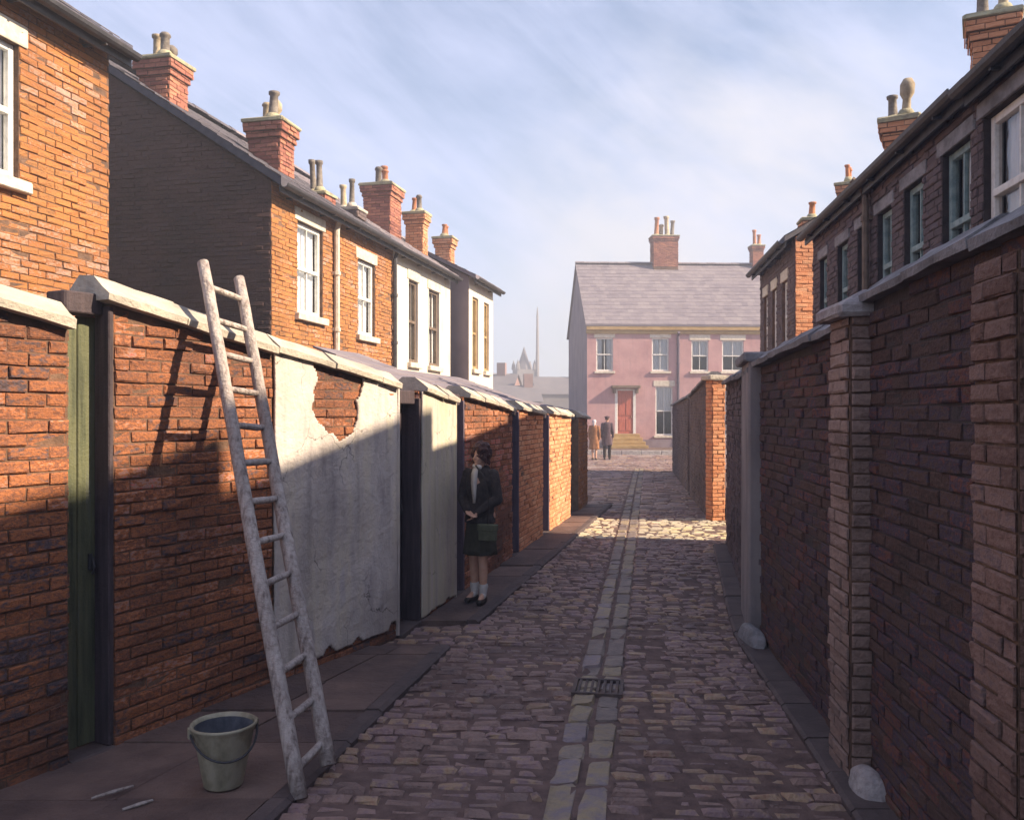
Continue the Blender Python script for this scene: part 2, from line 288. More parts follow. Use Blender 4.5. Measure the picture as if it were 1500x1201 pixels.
IDT = lambda p: p
def bricks(mb, u0, u1, z0, z1, T=IDT, holes=(), top=None, left=None, bl=.222, bh=.068, mo=.011, proud=.012, mi=0, jit=.0045, patch=.4, seed=0):
    """courses of separate bricks on a plane (u, depth, z); T maps them into the wall"""
    z = z0; row = 0
    rn = random.Random(seed * 77 + 5)
    while z < z1 - .02:
        h = min(bh, z1 - z); zm = z + h / 2
        ua = left(zm) if left else u0
        ub = u1
        ivs = [(ua, ub)]
        for (a, b_, c, d) in holes:
            if c - .02 < zm < d + .02:
                n_ = []
                for (p, q) in ivs:
                    if b_ <= p or a >= q: n_.append((p, q)); continue
                    if a > p: n_.append((p, a))
                    if b_ < q: n_.append((b_, q))
                ivs = n_
        off = (row % 2) * bl * .5 + rn.uniform(-.01, .01)
        for (p, q) in ivs:
            u = p - ((p - u0 + off) % bl)
            while u < q - .015:
                a, b_ = max(u, p), min(u + bl, q)
                u += bl
                if b_ - a < .03: continue
                um = (a + b_) / 2
                if top and z + h > top(um) + .01: continue
                x0, x1, y0, y1 = a + mo / 2, b_ - mo / 2, z + mo / 2, z + h - mo / 2
                pr = proud * rn.uniform(.25, 1.5) * (.15 if rn.random() < .14 else 1)
                e = rn.uniform(.005, .010)
                jj = lambda: rn.uniform(-jit, jit)
                rv = rn.random()
                pn = noise.noise(Vector((um * .9 + seed * 3.1, zm * 1.1, seed)))
                rv = min(1, max(0, rv * (1 - patch) + patch * (.5 + pn * 1.1)))
                back = [(x0, 0, y0), (x1, 0, y0), (x1, 0, y1), (x0, 0, y1)]
                fr_ = [(x0 + jj(), -pr * .7, y0 + jj()), (x1 + jj(), -pr * .7, y0 + jj()), (x1 + jj(), -pr * .7, y1 + jj()), (x0 + jj(), -pr * .7, y1 + jj())]
                ft = [(x0 + e + jj(), -pr + jj(), y0 + e + jj()), (x1 - e + jj(), -pr + jj(), y0 + e + jj()), (x1 - e + jj(), -pr + jj(), y1 - e + jj()), (x0 + e + jj(), -pr + jj(), y1 - e + jj())]
                i = len(mb.v)
                mb.v.extend([T(p_) for p_ in back + fr_ + ft])
                for k in range(4):
                    k2 = (k + 1) % 4
                    for o_ in (0, 4): mb.f.append((i + o_ + k, i + o_ + k2, i + o_ + 4 + k2, i + o_ + 4 + k)); mb.m.append(mi); mb.r.append(rv)
                mb.f.append((i + 8, i + 9, i + 10, i + 11)); mb.m.append(mi); mb.r.append(rv)
        z += h; row += 1

def panel(mb, u0, u1, z0, z1, holes=(), T=IDT, mi=0, reveal=.11, rmi=None):
    """flat wall skin with real openings and their reveals"""
    xs = sorted({u0, u1, *[h[0] for h in holes], *[h[1] for h in holes]}); zs = sorted({z0, z1, *[h[2] for h in holes], *[h[3] for h in holes]})
    for i in range(len(xs) - 1):
        for k in range(len(zs) - 1):
            a, b_, c, d = xs[i], xs[i + 1], zs[k], zs[k + 1]
            if any(h[0] <= a + 1e-6 and b_ - 1e-6 <= h[1] and h[2] <= c + 1e-6 and d - 1e-6 <= h[3] for h in holes): continue
            mb.quad([T(p) for p in ((a, 0, c), (b_, 0, c), (b_, 0, d), (a, 0, d))], mi)
    rmi = mi if rmi is None else rmi
    for (a, b_, c, d) in holes:
        for p, q in (((a, c), (b_, c)), ((b_, c), (b_, d)), ((b_, d), (a, d)), ((a, d), (a, c))):
            mb.quad([T(x) for x in ((p[0], 0, p[1]), (q[0], 0, q[1]), (q[0], reveal, q[1]), (p[0], reveal, p[1]))], rmi)

def window(root, u0, u1, z0, z1, fm='white', sm='stone', lint=True, curtain='full', sill=True, bars=1, label=None, lintel_h=.2):
    """sash window in an opening of the front face: frame > pane, curtain, sill, lintel"""
    f = MB(); W = u1 - u0; H = z1 - z0; t_ = min(.065, W * .12); y0, y1 = .05, .11
    f.box(u0 + .003, u0 + t_, y0, y1, z0 + .003, z1 - .003, bev=.006); f.box(u1 - t_, u1 - .003, y0, y1, z0 + .003, z1 - .003, bev=.006)
    f.box(u0 + t_, u1 - t_, y0 + .003, y1 - .002, z0 + .003, z0 + t_ * 1.2, bev=.006); f.box(u0 + t_, u1 - t_, y0 + .003, y1 - .002, z1 - t_, z1 - .003, bev=.006)
    zm = z0 + H * .5
    f.box(u0 + t_, u1 - t_, y0 - .012, y1 - .004, zm - .028, zm + .028, bev=.006)
    for k in range(bars):
        um = u0 + W * (k + 1) / (bars + 1)
        f.box(um - .013, um + .013, y0 + .012, y1 - .012, z0 + t_ * 1.2, zm - .03); f.box(um - .013, um + .013, y0 + .012, y1 - .012, zm + .03, z1 - t_)
    w_ = f.build('window', fm, root)
    if label: w_['label'] = label
    p = MB(); p.quad([(u0 + t_ * .8, y1 - .025, z0 + .05), (u1 - t_ * .8, y1 - .025, z0 + .05), (u1 - t_ * .8, y1 - .025, z1 - .05), (u0 + t_ * .8, y1 - .025, z1 - .05)]); p.build('pane', 'glass', w_)
    if curtain:
        c = MB(); n = 26
        spans = [(u0 + .02, u1 - .02, z0 + .02, z1 - .02)] if curtain == 'full' else ([(u0 + .02, u0 + W * .36, z0 + .02, z1 - .02), (u1 - W * .36, u1 - .02, z0 + .02, z1 - .02)] if curtain == 'pair' else [(u0 + .02, u1 - .02, z0 + H * .5, z1 - .02)])
        for (a, b_, c0, c1) in spans:
            cols = [(a + (b_ - a) * k / n, .155 + .016 * math.sin(k * 1.7) + .01 * math.sin(k * .6)) for k in range(n + 1)]
            c.loft([[(x, y, c0 + .03 * math.sin(x * 9)) for x, y in cols], [(x, y * .98, (c0 + c1) / 2) for x, y in cols], [(x, y, c1) for x, y in cols]], cap=False, closed=False)
        c.build('curtain', 'curtain', w_, smooth=True)
    if sill:
        s_ = MB(); s_.box(u0 - .09, u1 + .09, -.085, .06, z0 - .11, z0 - .004, bev=.012, jit=.003); s_.build('sill', sm, w_)
    if lint:
        s_ = MB(); s_.box(u0 - .10, u1 + .10, -.022, .05, z1 + .004, z1 + lintel_h, bev=.01, jit=.003); s_.build('lintel', sm, w_)
    return w_

def pot(mb, c, h, r, style=0, mi=0):
    if style == 0: pr = [(r * .95, 0), (r * 1.0, .04), (r * .82, .07), (r * .72, h * .6), (r * .68, h * .86), (r * .92, h * .9), (r * .95, h), (r * .62, h), (r * .6, h * .5)]
    elif style == 1: pr = [(r, 0), (r, h * .12), (r * .8, h * .18), (r * .75, h * .8), (r * .98, h * .84), (r * .95, h * .92), (r * .7, h), (r * .5, h), (r * .5, h * .6)]
    else: pr = [(r * .7, 0), (r * .7, h * .2), (r * .62, h * .45), (r * 1.1, h * .6), (r * 1.15, h * .85), (r * .7, h), (r * .4, h * .99)]
    mb.lathe(pr, 18, c, mi, .5)

def chimney(root, u, y, wu, wy, z0, z1, pots, bm='brick_red', rot=0, pm='pot_buff', ph=(.35, .5), pr=.10, label=None, seed=3, cap='flaunch', mo='mortar', bl=.2, bh=.066):
    """brick stack with corbelled head; pots are its sub-parts"""
    mb = MB(); Rz = Matrix.Rotation(rot, 3, 'Z')
    def S(side, grow):
        a, b_ = wu / 2 + grow, wy / 2 + grow
        def T(p):
            x, d, z = p
            if side == 0: v = (x - a, -b_ + d, z)
            elif side == 1: v = (a - d, x - b_, z)
            elif side == 2: v = (a - x, b_ - d, z)
            else: v = (-a + d, b_ - x, z)
            v = Rz @ Vector(v); return (u + v.x, y + v.y, v.z)
        return T, (2 * a if side in (0, 2) else 2 * b_)
    def TB(p): v = Rz @ Vector(p); return (u + v.x, y + v.y, v.z)
    zc = z1 - .30
    for (za, zb, g_) in ((z0, zc, 0), (zc, zc + .1, .03), (zc + .1, z1 - .06, .065)):
        mb.box(-wu / 2 - g_ + .012, wu / 2 + g_ - .012, -wy / 2 - g_ + .012, wy / 2 + g_ - .012, za, zb + .004, 1, T=TB)
        for sd_ in range(4):
            T, L_ = S(sd_, g_ - .006)
            bricks(mb, 0, L_, max(za, zc - 1.4) if za == z0 else za, zb, T, mi=0, seed=seed + sd_, bl=bl, bh=bh)
    mb.box(-wu / 2 - .09, wu / 2 + .09, -wy / 2 - .09, wy / 2 + .09, z1 - .06, z1, 2, T=TB, bev=.02, jit=.008)
    rr = MB()
    st = mb.build('chimney', [bm, mo, cap], root)
    if label: st['label'] = label
    fl = MB()
    for k, (pu, py, hh, style) in enumerate(pots):
        v = Rz @ Vector((pu, py, 0))
        fl.lathe([(pr * 1.7, 0), (pr * 1.35, .06), (pr * 1.05, .1)], 10, (u + v.x, y + v.y, z1 - .005))
        p_ = MB(); pot(p_, (u + v.x, y + v.y, z1 + .02), hh * random.uniform(.93, 1.08), pr * random.uniform(.92, 1.1), style); lx, ly = random.uniform(-.07, .07), random.uniform(-.07, .07); p_.v = [(q[0] + lx * (q[2] - z1), q[1] + ly * (q[2] - z1), q[2]) for q in p_.v]; p_.build('chimney_pot', pm if isinstance(pm, str) else pm[k % len(pm)], st, smooth=True)
    fl.build('pot_bedding', cap, st, smooth=True)
    return st

def house(root, L, depth, ze, slope, ridge, wins, bm, mo='mortar', zb=0.0, brick=True, ends=(), skew=(0, 0), roofm='slate', oh=.22, ohe=(.0, .0), endmat=None, vs=1.5, seed=1, winkw={}, gutter=True, bl=.222, rt=.09, doors=()):
    """one house: front face at y=0, depth along +y.  ends: which end walls get bricks"""
    zr = ze + slope * ridge; zback = zr - slope * (depth - ridge)
    wl_ = MB(); holes = [(w_[0], w_[1], w_[2], w_[3]) for w_ in wins] + [tuple(d) for d in doors]
    panel(wl_, 0, L, zb, ze + .02, holes, mi=1 if brick else 0)
    if brick: bricks(wl_, 0, L, max(zb, vs), ze, IDT, [(h[0], h[1], h[2] - .05, h[3] + .12) for h in holes], seed=seed, bl=bl)
    def topz(d): return ze + slope * d if d < ridge else zr - slope * (d - ridge)
    em = 2 if endmat else (1 if brick else 0)
    for k, u in ((0, 0.0), (1, L)):
        P = [(u, 0, zb), (u + skew[k] * depth, depth, zb), (u + skew[k] * depth, depth, zback), (u + skew[k] * ridge, ridge, zr), (u, 0, ze)]
        if k == 0: P = P[::-1]
        wl_.quad(P, em)
        if k in ends:
            sk = skew[k]
            if k == 0: T = lambda p: (u0_ + sk * (depth - p[0]) + p[1], depth - p[0], p[2])
            else: T = lambda p: (L + sk * p[0] - p[1], p[0], p[2])
            u0_ = u
            tp = (lambda x: topz(depth - x) - .02) if k == 0 else (lambda x: topz(x) - .02)
            bricks(wl_, 0, depth, max(zb, vs), zr, T, top=tp, mi=em if endmat else 0, seed=seed + 9, bl=bl)
    wl_.quad([(skew[0] * depth, depth, zb), (skew[0] * depth, depth, zback), (L + skew[1] * depth, depth, zback), (L + skew[1] * depth, depth, zb)], 1 if brick else 0)
    mats = [bm, mo] if brick else [bm, bm]
    if endmat: mats.append(endmat)
    wl_.build('wall', mats, root)
    # roof: rows of slates on both slopes plus a slab
    rf = MB(); a0, a1 = -ohe[0], L + ohe[1]
    sk = lambda u, d: u + (skew[0] * d if u < L / 2 else skew[1] * d)
    nrm = Vector((0, -slope, 1)).normalized()
    for (d0, d1, s_) in ((-oh, ridge, 1), (depth + oh, ridge, -1)):
        z0_ = ze + slope * (-oh); z1_ = zr
        lo = [(sk(a0, d0), d0, z0_ + .03), (sk(a1, d0), d0, z0_ + .03), (sk(a1, d1), d1, z1_ + .03), (sk(a0, d1), d1, z1_ + .03)]
        if s_ < 0: lo = [(p[0], p[1], (zback - slope * oh if p[1] > ridge + .1 else zr) + .03) for p in lo]
        hi = [(p[0], p[1], p[2] + rt) for p in lo]
        i = len(rf.v); rf.v.extend(lo + hi)
        for f in ((0, 1, 5, 4), (1, 2, 6, 5), (2, 3, 7, 6), (3, 0, 4, 7), (3, 2, 1, 0)): rf.f.append(tuple(i + q for q in (f if s_ > 0 else f[::-1]))); rf.m.append(0); rf.r.append(.2)
        if s_ > 0:
            nrow = max(4, int((ridge + oh) / .24)); 
            for r_ in range(nrow):
                e0, e1 = d0 + (d1 - d0) * r_ / nrow, d0 + (d1 - d0) * (r_ + 1) / nrow
                u = sk(a0, e0) - (r_ % 2) * .15
                sw = .30
                ue = sk(a1, e0)
                while u < ue - .02:
                    p, q = max(u, sk(a0, e0)), min(u + sw, ue); u += sw
                    if q - p < .02: continue
                    za = z0_ + .03 + rt + slope * (e0 + oh) + .022 + random.uniform(-.004, .006); zc_ = z0_ + .03 + rt + slope * (e1 + oh) + .006
                    rv = random.random()
                    rf.quad([(p + .004, e0, za), (q - .004, e0, za), (q - .004, e1, zc_), (p + .004, e1, zc_)], 0, rv)
                    rf.quad([(p + .004, e0, za - .018), (q - .004, e0, za - .018), (q - .004, e0, za), (p + .004, e0, za)], 0, rv)
        else: rf.quad([hi[k] for k in (3, 2, 1, 0)], 0, .5)
    u = sk(a0, ridge)
    while u < sk(a1, ridge) - .05:
        q = min(u + .45, sk(a1, ridge)); zz = zr + rt + .05 + random.uniform(-.006, .01)
        rf.loft([[(x, ridge + .13 * math.cos(a), zz + .10 * math.sin(a)) for a in [math.pi * k / 6 for k in range(7)]] for x in (u + .006, q - .006)], 0, .8, cap=True, closed=False)
        u = q
    rf.build('roof', roofm, root)
    if gutter:
        g_ = MB(); zz = ze - slope * oh + .06; yy = -oh - .05
        g_.loft([[(x, yy + rr * math.cos(a), zz + rr * math.sin(a)) for rr, a in [(.065, math.pi + math.pi * k / 6) for k in range(7)] + [(.053, 2 * math.pi - math.pi * k / 6) for k in range(7)]] for x in (a0, a1)], 0, .5)
        nb = max(2, int(L / .9))
        for k in range(nb): 
            x = a0 + (a1 - a0) * (k + .5) / nb; g_.box(x - .015, x + .015, yy - .01, -.005, zz - .085, zz - .06)
        g_.box(a0 + .004, a1 - .004, -oh + .012, -oh + .035, ze - slope * oh - .06, ze - slope * oh + .026)   # fascia
        g_.build('gutter', 'lead', root)
    for w_ in wins:
        kw = dict(winkw)
        if len(w_) > 4: kw.update(w_[4])
        window(root, *w_[:4], **kw)

def downpipe(root, u, z0, z1, m='lead', r=.04, name='drainpipe'):
    p = MB(); pts = [(u, -.07, z0), (u + .004, -.07, (z0 + z1) / 2), (u, -.07, z1 - .2), (u, -.12, z1 - .05), (u, -.22, z1 + .02)]
    p.tube(pts, r, 8)
    z = z0 + .3
    while z < z1 - .3: p.lathe([(r * 1.35, 0), (r * 1.35, .06)], 8, (u, -.07, z)); p.box(u - .07, u + .07, -.04, 0, z + .01, z + .05); z += .95
    return p.build(name, m, root, smooth=False)

def coping(root, L, z0, z1, thick, m='coping', over=.07, h=.13, slab=.62, u_start=0.0, u_end=None, sag=0):
    """saddle-backed coping slabs along the wall top"""
    mb = MB(); u = u_start; ue = L if u_end is None else u_end
    while u < ue - .03:
        q = min(u + slab * random.uniform(.85, 1.15), ue)
        if ue - q < .15: q = ue
        dz = random.uniform(-.008, .008); dy_ = random.uniform(-.01, .01); rv = random.random()
        rings = []
        nn = 4
        for k in range(nn + 1):
            x = u + .004 + (q - u - .008) * k / nn
            z = z0 + (z1 - z0) * x / L + dz - sag * math.sin(math.pi * min(1, max(0, x / L)))
            j = lambda a=.005: random.uniform(-a, a)
            y0, y1 = -over + dy_, thick + over + dy_; ym = (y0 + y1) / 2
            rings.append([(x, y0, z + j()), (x, y0 - .006, z + h * .28 + j()), (x, y0 + .05, z + h * .55 + j()), (x, ym - .06, z + h * .95 + j()), (x, ym + .06, z + h + j()), (x, y1 - .05, z + h * .55 + j()), (x, y1, z + h * .28), (x, y1, z)][::-1])
        mb.loft(rings, 0, rv)
        u = q
    return mb.build('coping', m, root)

def yard_wall(name, label, P0, P1, zt0, zt1, bm='brick_orange', mo='mortar', cop='coping', thick=.22, group='brick yard walls along the lane', render=None, coph=.13, seed=1, ends=True, bl=.222, copslab=.62, patch=.35, copkw={}):
    root, L = frame(name, label, 'wall', P0, P1, group)
    a, b_ = zt0 - coph, zt1 - coph
    mb = MB(); tp = lambda x: a + (b_ - a) * x / L
    i = len(mb.v)
    mb.v.extend([(0, 0, -.1), (L, 0, -.1), (L, thick, -.1), (0, thick, -.1), (0, 0, a), (L, 0, b_), (L, thick, b_), (0, thick, a)])
    for f in ((4, 5, 6, 7), (0, 1, 5, 4), (1, 2, 6, 5), (2, 3, 7, 6), (3, 0, 4, 7)): mb.f.append(tuple(i + q for q in f)); mb.m.append(1); mb.r.append(.4)
    bricks(mb, 0, L, 0, max(a, b_), IDT, top=tp, seed=seed, bl=bl, patch=patch)
    if ends:
        bricks(mb, 0, thick, 0, a, lambda p: (p[1], thick - p[0], p[2]), seed=seed + 31, patch=patch)
        bricks(mb, 0, thick, 0, b_, lambda p: (L - p[1], p[0], p[2]), seed=seed + 47, patch=patch)
    mb.build('wall', [bm, mo], root)
    coping(root, L, a, b_, thick, cop, h=coph, slab=copslab, **copkw)
    return root, L

def render_coat(root, L, zt0, zt1, m, hole=None, foot=None, y=-.026, cell=.013, name='render_coat', u0=0.0):
    """a coat of render over the bricks, with a real ragged hole where it has fallen off"""
    mb = MB(); n = int((L - u0) / cell); idx = {}
    def ok(u, z):
        if z > zt0 + (zt1 - zt0) * u / L: return False
        if foot and z < foot(u): return False
        if hole and hole(u, z): return False
        return True
    nz = int(max(zt0, zt1) / cell) + 1
    def vid(i, k):
        if (i, k) not in idx:
            u, z = u0 + (L - u0) * i / n, k * cell
            jx = noise.noise(Vector((u * 9, z * 9, 3))) * .012 + noise.noise(Vector((u * 50, z * 50, 3))) * .008; jz = noise.noise(Vector((u * 9, z * 9, 8))) * .012 + noise.noise(Vector((u * 50, z * 50, 9))) * .008
            yy = y + noise.noise(Vector((u * 2.2, z * 2.2, 1))) * .008 + noise.noise(Vector((u * 9, z * 7, 5))) * .003
            idx[(i, k)] = len(mb.v); mb.v.append((u + (jx if 0 < i < n else 0), yy, z + jz))
        return idx[(i, k)]
    for i in range(n):
        for k in range(nz):
            if ok(u0 + (L - u0) * (i + .5) / n, (k + .5) * cell): mb.f.append((vid(i, k), vid(i + 1, k), vid(i + 1, k + 1), vid(i, k + 1))); mb.m.append(0); mb.r.append(.5)
    o = mb.build(name, m, root, smooth=True)
    md = o.modifiers.new('thick', 'SOLIDIFY'); md.thickness = .016; md.offset = -1
    return o

def gate(label, P0, P1, ztop, m='gate_dark', rec=.13, name='yard_gate', lintelm='gate_dark', planks=4, shade_m='gate_dark'):
    root, L = frame(name, label, 'gate', P0, P1, 'plank gates into the back yards')
    d = MB(); n = planks
    for k in range(n):
        a, b_ = L * k / n, L * (k + 1) / n
        d.box(a + .003, b_ - .003, rec, rec + .03, .04, ztop - .2 + random.uniform(-.01, .01), r=random.random(), bev=.004)
    for z in (.35, 1.1, ztop - .45): d.box(.02, L - .02, rec + .03, rec + .05, z, z + .1)
    dd = d.build('door', m, root)
    h = MB(); h.box(L * .72, L * .8, rec - .02, rec - .001, 1.0, 1.09, bev=.004); h.tube([(L * .76, rec - .03, 1.07), (L * .76, rec - .045, 1.02), (L * .76, rec - .03, .98)], .007, 6); h.build('latch', 'lead', dd)
    j_ = MB(); j_.box(L - .035, L - .002, -.012, rec - .002, .035, ztop - .14, bev=.006); j_.build('reveal_shade', shade_m, root)  # added board over the far reveal, coloured to stand in for its shade
    l_ = MB(); l_.box(.004, L - .037, .03, rec + .08, ztop - .19, ztop - .075, bev=.01); l_.build('lintel', lintelm, root)
    s_ = MB(); s_.box(.004, L - .004, -.03, rec + .1, -.05, .03, bev=.01, jit=.003); s_.build('threshold', 'kerb', root)
    return root, L

# ------------------------------------------------------------------ key lines of the place
LN = lambda Y: (-4.74 + .51 * Y, Y)        # near left wall
LF = lambda Y: (-2.66 + .233 * Y, Y)       # far left wall
LH = lambda Y: (-6.34 + .22 * Y, Y)        # left house fronts
RA = lambda Y: (1.39 + .094 * Y, Y)        # right wall, nearest yard
RB = lambda Y: (1.463 + .08 * Y, Y)        # right wall, second yard
RC = lambda Y: (.605 + .194 * Y, Y)        # right wall, third yard
RD = lambda Y: (1.40 + .132 * Y, Y)        # right wall beyond the side street
RH = lambda Y: (2.82 + .12 * Y, Y)         # right house fronts
def interp(pts, y):
    if y <= pts[0][1]: return pts[0][0]
    for (a, b_) in zip(pts, pts[1:]):
        if y <= b_[1]: return a[0] + (b_[0] - a[0]) * (y - a[1]) / (b_[1] - a[1])
    return pts[-1][0]
LEFT_EDGE = [LN(3.0), LN(7.4), LF(7.4), LF(17.9), (1.9, 20), (-4, 20.2), (-4, 40)]
RIGHT_EDGE = [RA(-4), RA(4.8), RB(7.4), RC(8.3), RC(12.6), (3.10, 12.61), (9, 12.8), (9, 15.4), (3.43, 15.5), RD(15.5), RD(28.6), (9, 28.7), (9, 40)]
CH = lambda Y: -.35 + .155 * Y             # drain channel centre line

# ------------------------------------------------------------------ ground
g = MB(); g.quad([(-600, -60, -.05), (600, -60, -.05), (600, 1500, -.05), (-600, 1500, -.05)]); struct(g.build('ground', 'grass_far'))
g = MB(); g.quad([(-14, -8, -.014), (14, -8, -.014), (14, 39.7, -.014), (-14, 39.7, -.014)]); struct(g.build('lane_bed', 'earth'))
def kerbline(Y):                             # edge of the left footway
    if Y < 7.1: return -1.02 + .20 * (Y - 4.9)
    return -.17 + .23 * (Y - 8.84)
mb = MB(); rn = random.Random(4)
y = 2.4
while y < 39.6:
    far = y > 17
    ph = (.10 if y < 9 else .125 if y < 17 else .22) * rn.uniform(.9, 1.1)
    xl = interp(LEFT_EDGE, y) + .02
    if 4.1 < y < 7.05: xl = kerbline(y) + .10
    elif y >= 7.05 and y < 7.85: xl = interp(LEFT_EDGE, y) - .1
    elif 7.85 <= y < 18: xl = kerbline(y) + .10
    xr = interp(RIGHT_EDGE, y) - .02
    x = xl + rn.uniform(-.1, 0); sl = .165 if not far else .32
    c = CH(y)
    while x < xr:
        L_ = sl * rn.uniform(.75, 1.3)
        a, b_ = x, min(x + L_, xr + .05); x += L_
        if b_ > c - .158 and a < c + .158 and y < 30:
            if a < c - .158: b_ = c - .158
            elif b_ > c + .158: a = c + .158
            else: continue
            if a < c - .158: x = c + .158
            if b_ - a < .06: continue
        if b_ - a < .05: continue
        g_ = .009; x0, x1, y0, y1 = a + g_, b_ - g_, y + g_, y + ph - g_ * 1.3
        skew = -.155 * .5
        hz = rn.uniform(-.018, .012) + .010 * noise.noise(Vector((a * .7, y * .7, 2))); e = rn.uniform(.014, .034)
        tx, ty = rn.uniform(-.06, .06), rn.uniform(-.07, .07); j = lambda: rn.uniform(-.011, .011)
        xm, ym = (x0 + x1) / 2, (y0 + y1) / 2
        P = lambda px, py, dz: (px + j(), py + (px - c) * skew + j(), hz + dz + (px - xm) * tx + (py - ym) * ty)
        i = len(mb.v)
        mb.v.extend([P(x0, y0, -.05), P(x1, y0, -.05), P(x1, y1, -.05), P(x0, y1, -.05),
                     P(x0, y0, -.016), P(x1, y0, -.016), P(x1, y1, -.016), P(x0, y1, -.016),
                     P(x0 + e, y0 + e, 0), P(x1 - e, y0 + e, 0), P(x1 - e, y1 - e, 0), P(x0 + e, y1 - e, 0)])
        rv = min(1, max(0, rn.random() * .8 + .1 + .35 * noise.noise(Vector((a * .8, y * .5, 9)))))
        ci = 1 if (13.25 < y < 15.75 and x > -3 and rn.random() < .93) else 0      # paler rows where the sun bar falls, sunlight put into the colour
        for k in range(4):
            k2 = (k + 1) % 4
            for o_ in (0, 4): mb.f.append((i + o_ + k, i + o_ + k2, i + o_ + 4 + k2, i + o_ + 4 + k)); mb.m.append(ci); mb.r.append(rv)
        mb.f.append((i + 8, i + 9, i + 10, i + 11)); mb.m.append(ci); mb.r.append(rv)
    y += ph
struct(mb.build('lane', ['sett', 'sett_sunlit']))
# drain channel: two lines of long worn stones sunk down the middle
mb = MB(); Y = 2.4
while Y < 30:
    ln = rn.uniform(.20, .55)
    for s_ in (0, 1):
        c = CH(Y); a = c - .16 + s_ * .165; off = rn.uniform(-.03, .03)
        def T(p, c=c, Y=Y): return (p[0] + .155 * (p[1] - Y), p[1], p[2])
        mb.box(a + .006, a + .15, Y + .008 + off, Y + ln - .008 + off, -.06, -.003 + rn.uniform(-.008, .008), r=rn.random(), T=T, bev=.022, jit=.008)
    Y += ln
struct(mb.build('drain_channel', 'channel'))
# footways on the left: kerb stones and flags
def footway(Y0, Y1, wall):
    f = MB(); k_ = MB(); Y = Y0
    while Y < Y1 - .05:
        q = min(Y + rn.uniform(.5, .75), Y1)
        if Y1 - q < .2: q = Y1
        a0, a1, b0, b1 = wall(Y)[0] - .02, wall(q)[0] - .02, kerbline(Y), kerbline(q)
        z = .028 + rn.uniform(-.006, .006); rv = rn.random()
        for (p0, p1, o_, r_, t_, zz) in ((a0, a1, f, rv, 0, z), ):
            w0, w1 = b0 - .005 - a0, b1 - .005 - a1; cuts = [0, 1] if max(w0, w1) < .62 else [0, rn.uniform(.4, .6), 1]
            for c0, c1 in zip(cuts, cuts[1:]):
                zz = z + rn.uniform(-.006, .006); g_ = .006
                tp = [(a0 + w0 * c0 + g_, Y + g_, zz), (a0 + w0 * c1 - g_, Y + g_, zz), (a1 + w1 * c1 - g_, q - g_, zz), (a1 + w1 * c0 + g_, q - g_, zz)]
                i = len(f.v); f.v.extend(tp + [(p[0], p[1], -.05) for p in tp]); rv = rn.random()
                for fc in ((0, 1, 2, 3), (0, 4, 5, 1), (1, 5, 6, 2), (2, 6, 7, 3), (3, 7, 4, 0)): f.f.append(tuple(i + q_ for q_ in fc)); f.m.append(0); f.r.append(rv)
        zz = z + .008; rv = rn.random(); g_ = .006
        tp = [(b0, Y + g_, zz), (b0 + .075, Y + g_, zz), (b1 + .075, q - g_, zz), (b1, q - g_, zz)]
        bt = [(b0 - .004, Y + g_, -.05), (b0 + .10, Y + g_, -.05), (b1 + .10, q - g_, -.05), (b1 - .004, q - g_, -.05)]
        md = [(p[0], p[1], zz - .02) for p in bt]
        k_.loft([bt, md, tp], 0, rv)
        Y = q
    return f, k_
f1, k1 = footway(3.2, 7.05, LN); struct(f1.build('pavement', 'flag')); struct(k1.build('kerb', 'kerb'))
f2, k2 = footway(7.85, 18.0, LF); struct(f2.build('pavement', 'flag')); struct(k2.build('kerb', 'kerb'))
# right gutter stones along the wall foot
mb = MB(); Y = 2.5
while Y < 12.5:
    q = Y + rn.uniform(.4, .6); x0, x1 = interp(RIGHT_EDGE, Y), interp(RIGHT_EDGE, q)
    rv = rn.random(); z = .028 + rn.uniform(-.004, .006); wd = .20
    bt = [(x0 - wd, Y + .006, -.04), (x0 - .0, Y + .006, -.04), (x1 - .0, q - .006, -.04), (x1 - wd, q - .006, -.04)]
    mb.loft([bt, [(p[0], p[1], z - .015) for p in bt], [(p[0] + (.02 if k in (0, 3) else 0), p[1], z) for k, p in enumerate(bt)]], 0, rv); Y = q
struct(mb.build('gutter_stones', 'kerb'))
# far street and pavement before the pink house
mb = MB(); mb.quad([(-40, 30, -.012), (40, 30, -.012), (40, 40.6, -.012), (-40, 40.6, -.012)]); struct(mb.build('street', 'street'))
mb = MB(); mb.box(-6, 30, 40.3, 60, -.1, .16); struct(mb.build('far_pavement', 'flag'))
mb = MB(); x = 2.2
while x < 12: mb.box(x + .006, x + .9, 40.02, 40.29, -.05, .185 + rn.uniform(-.006, .006), r=rn.random(), bev=.02); x += .906
struct(mb.build('far_kerb', 'whitestone'))

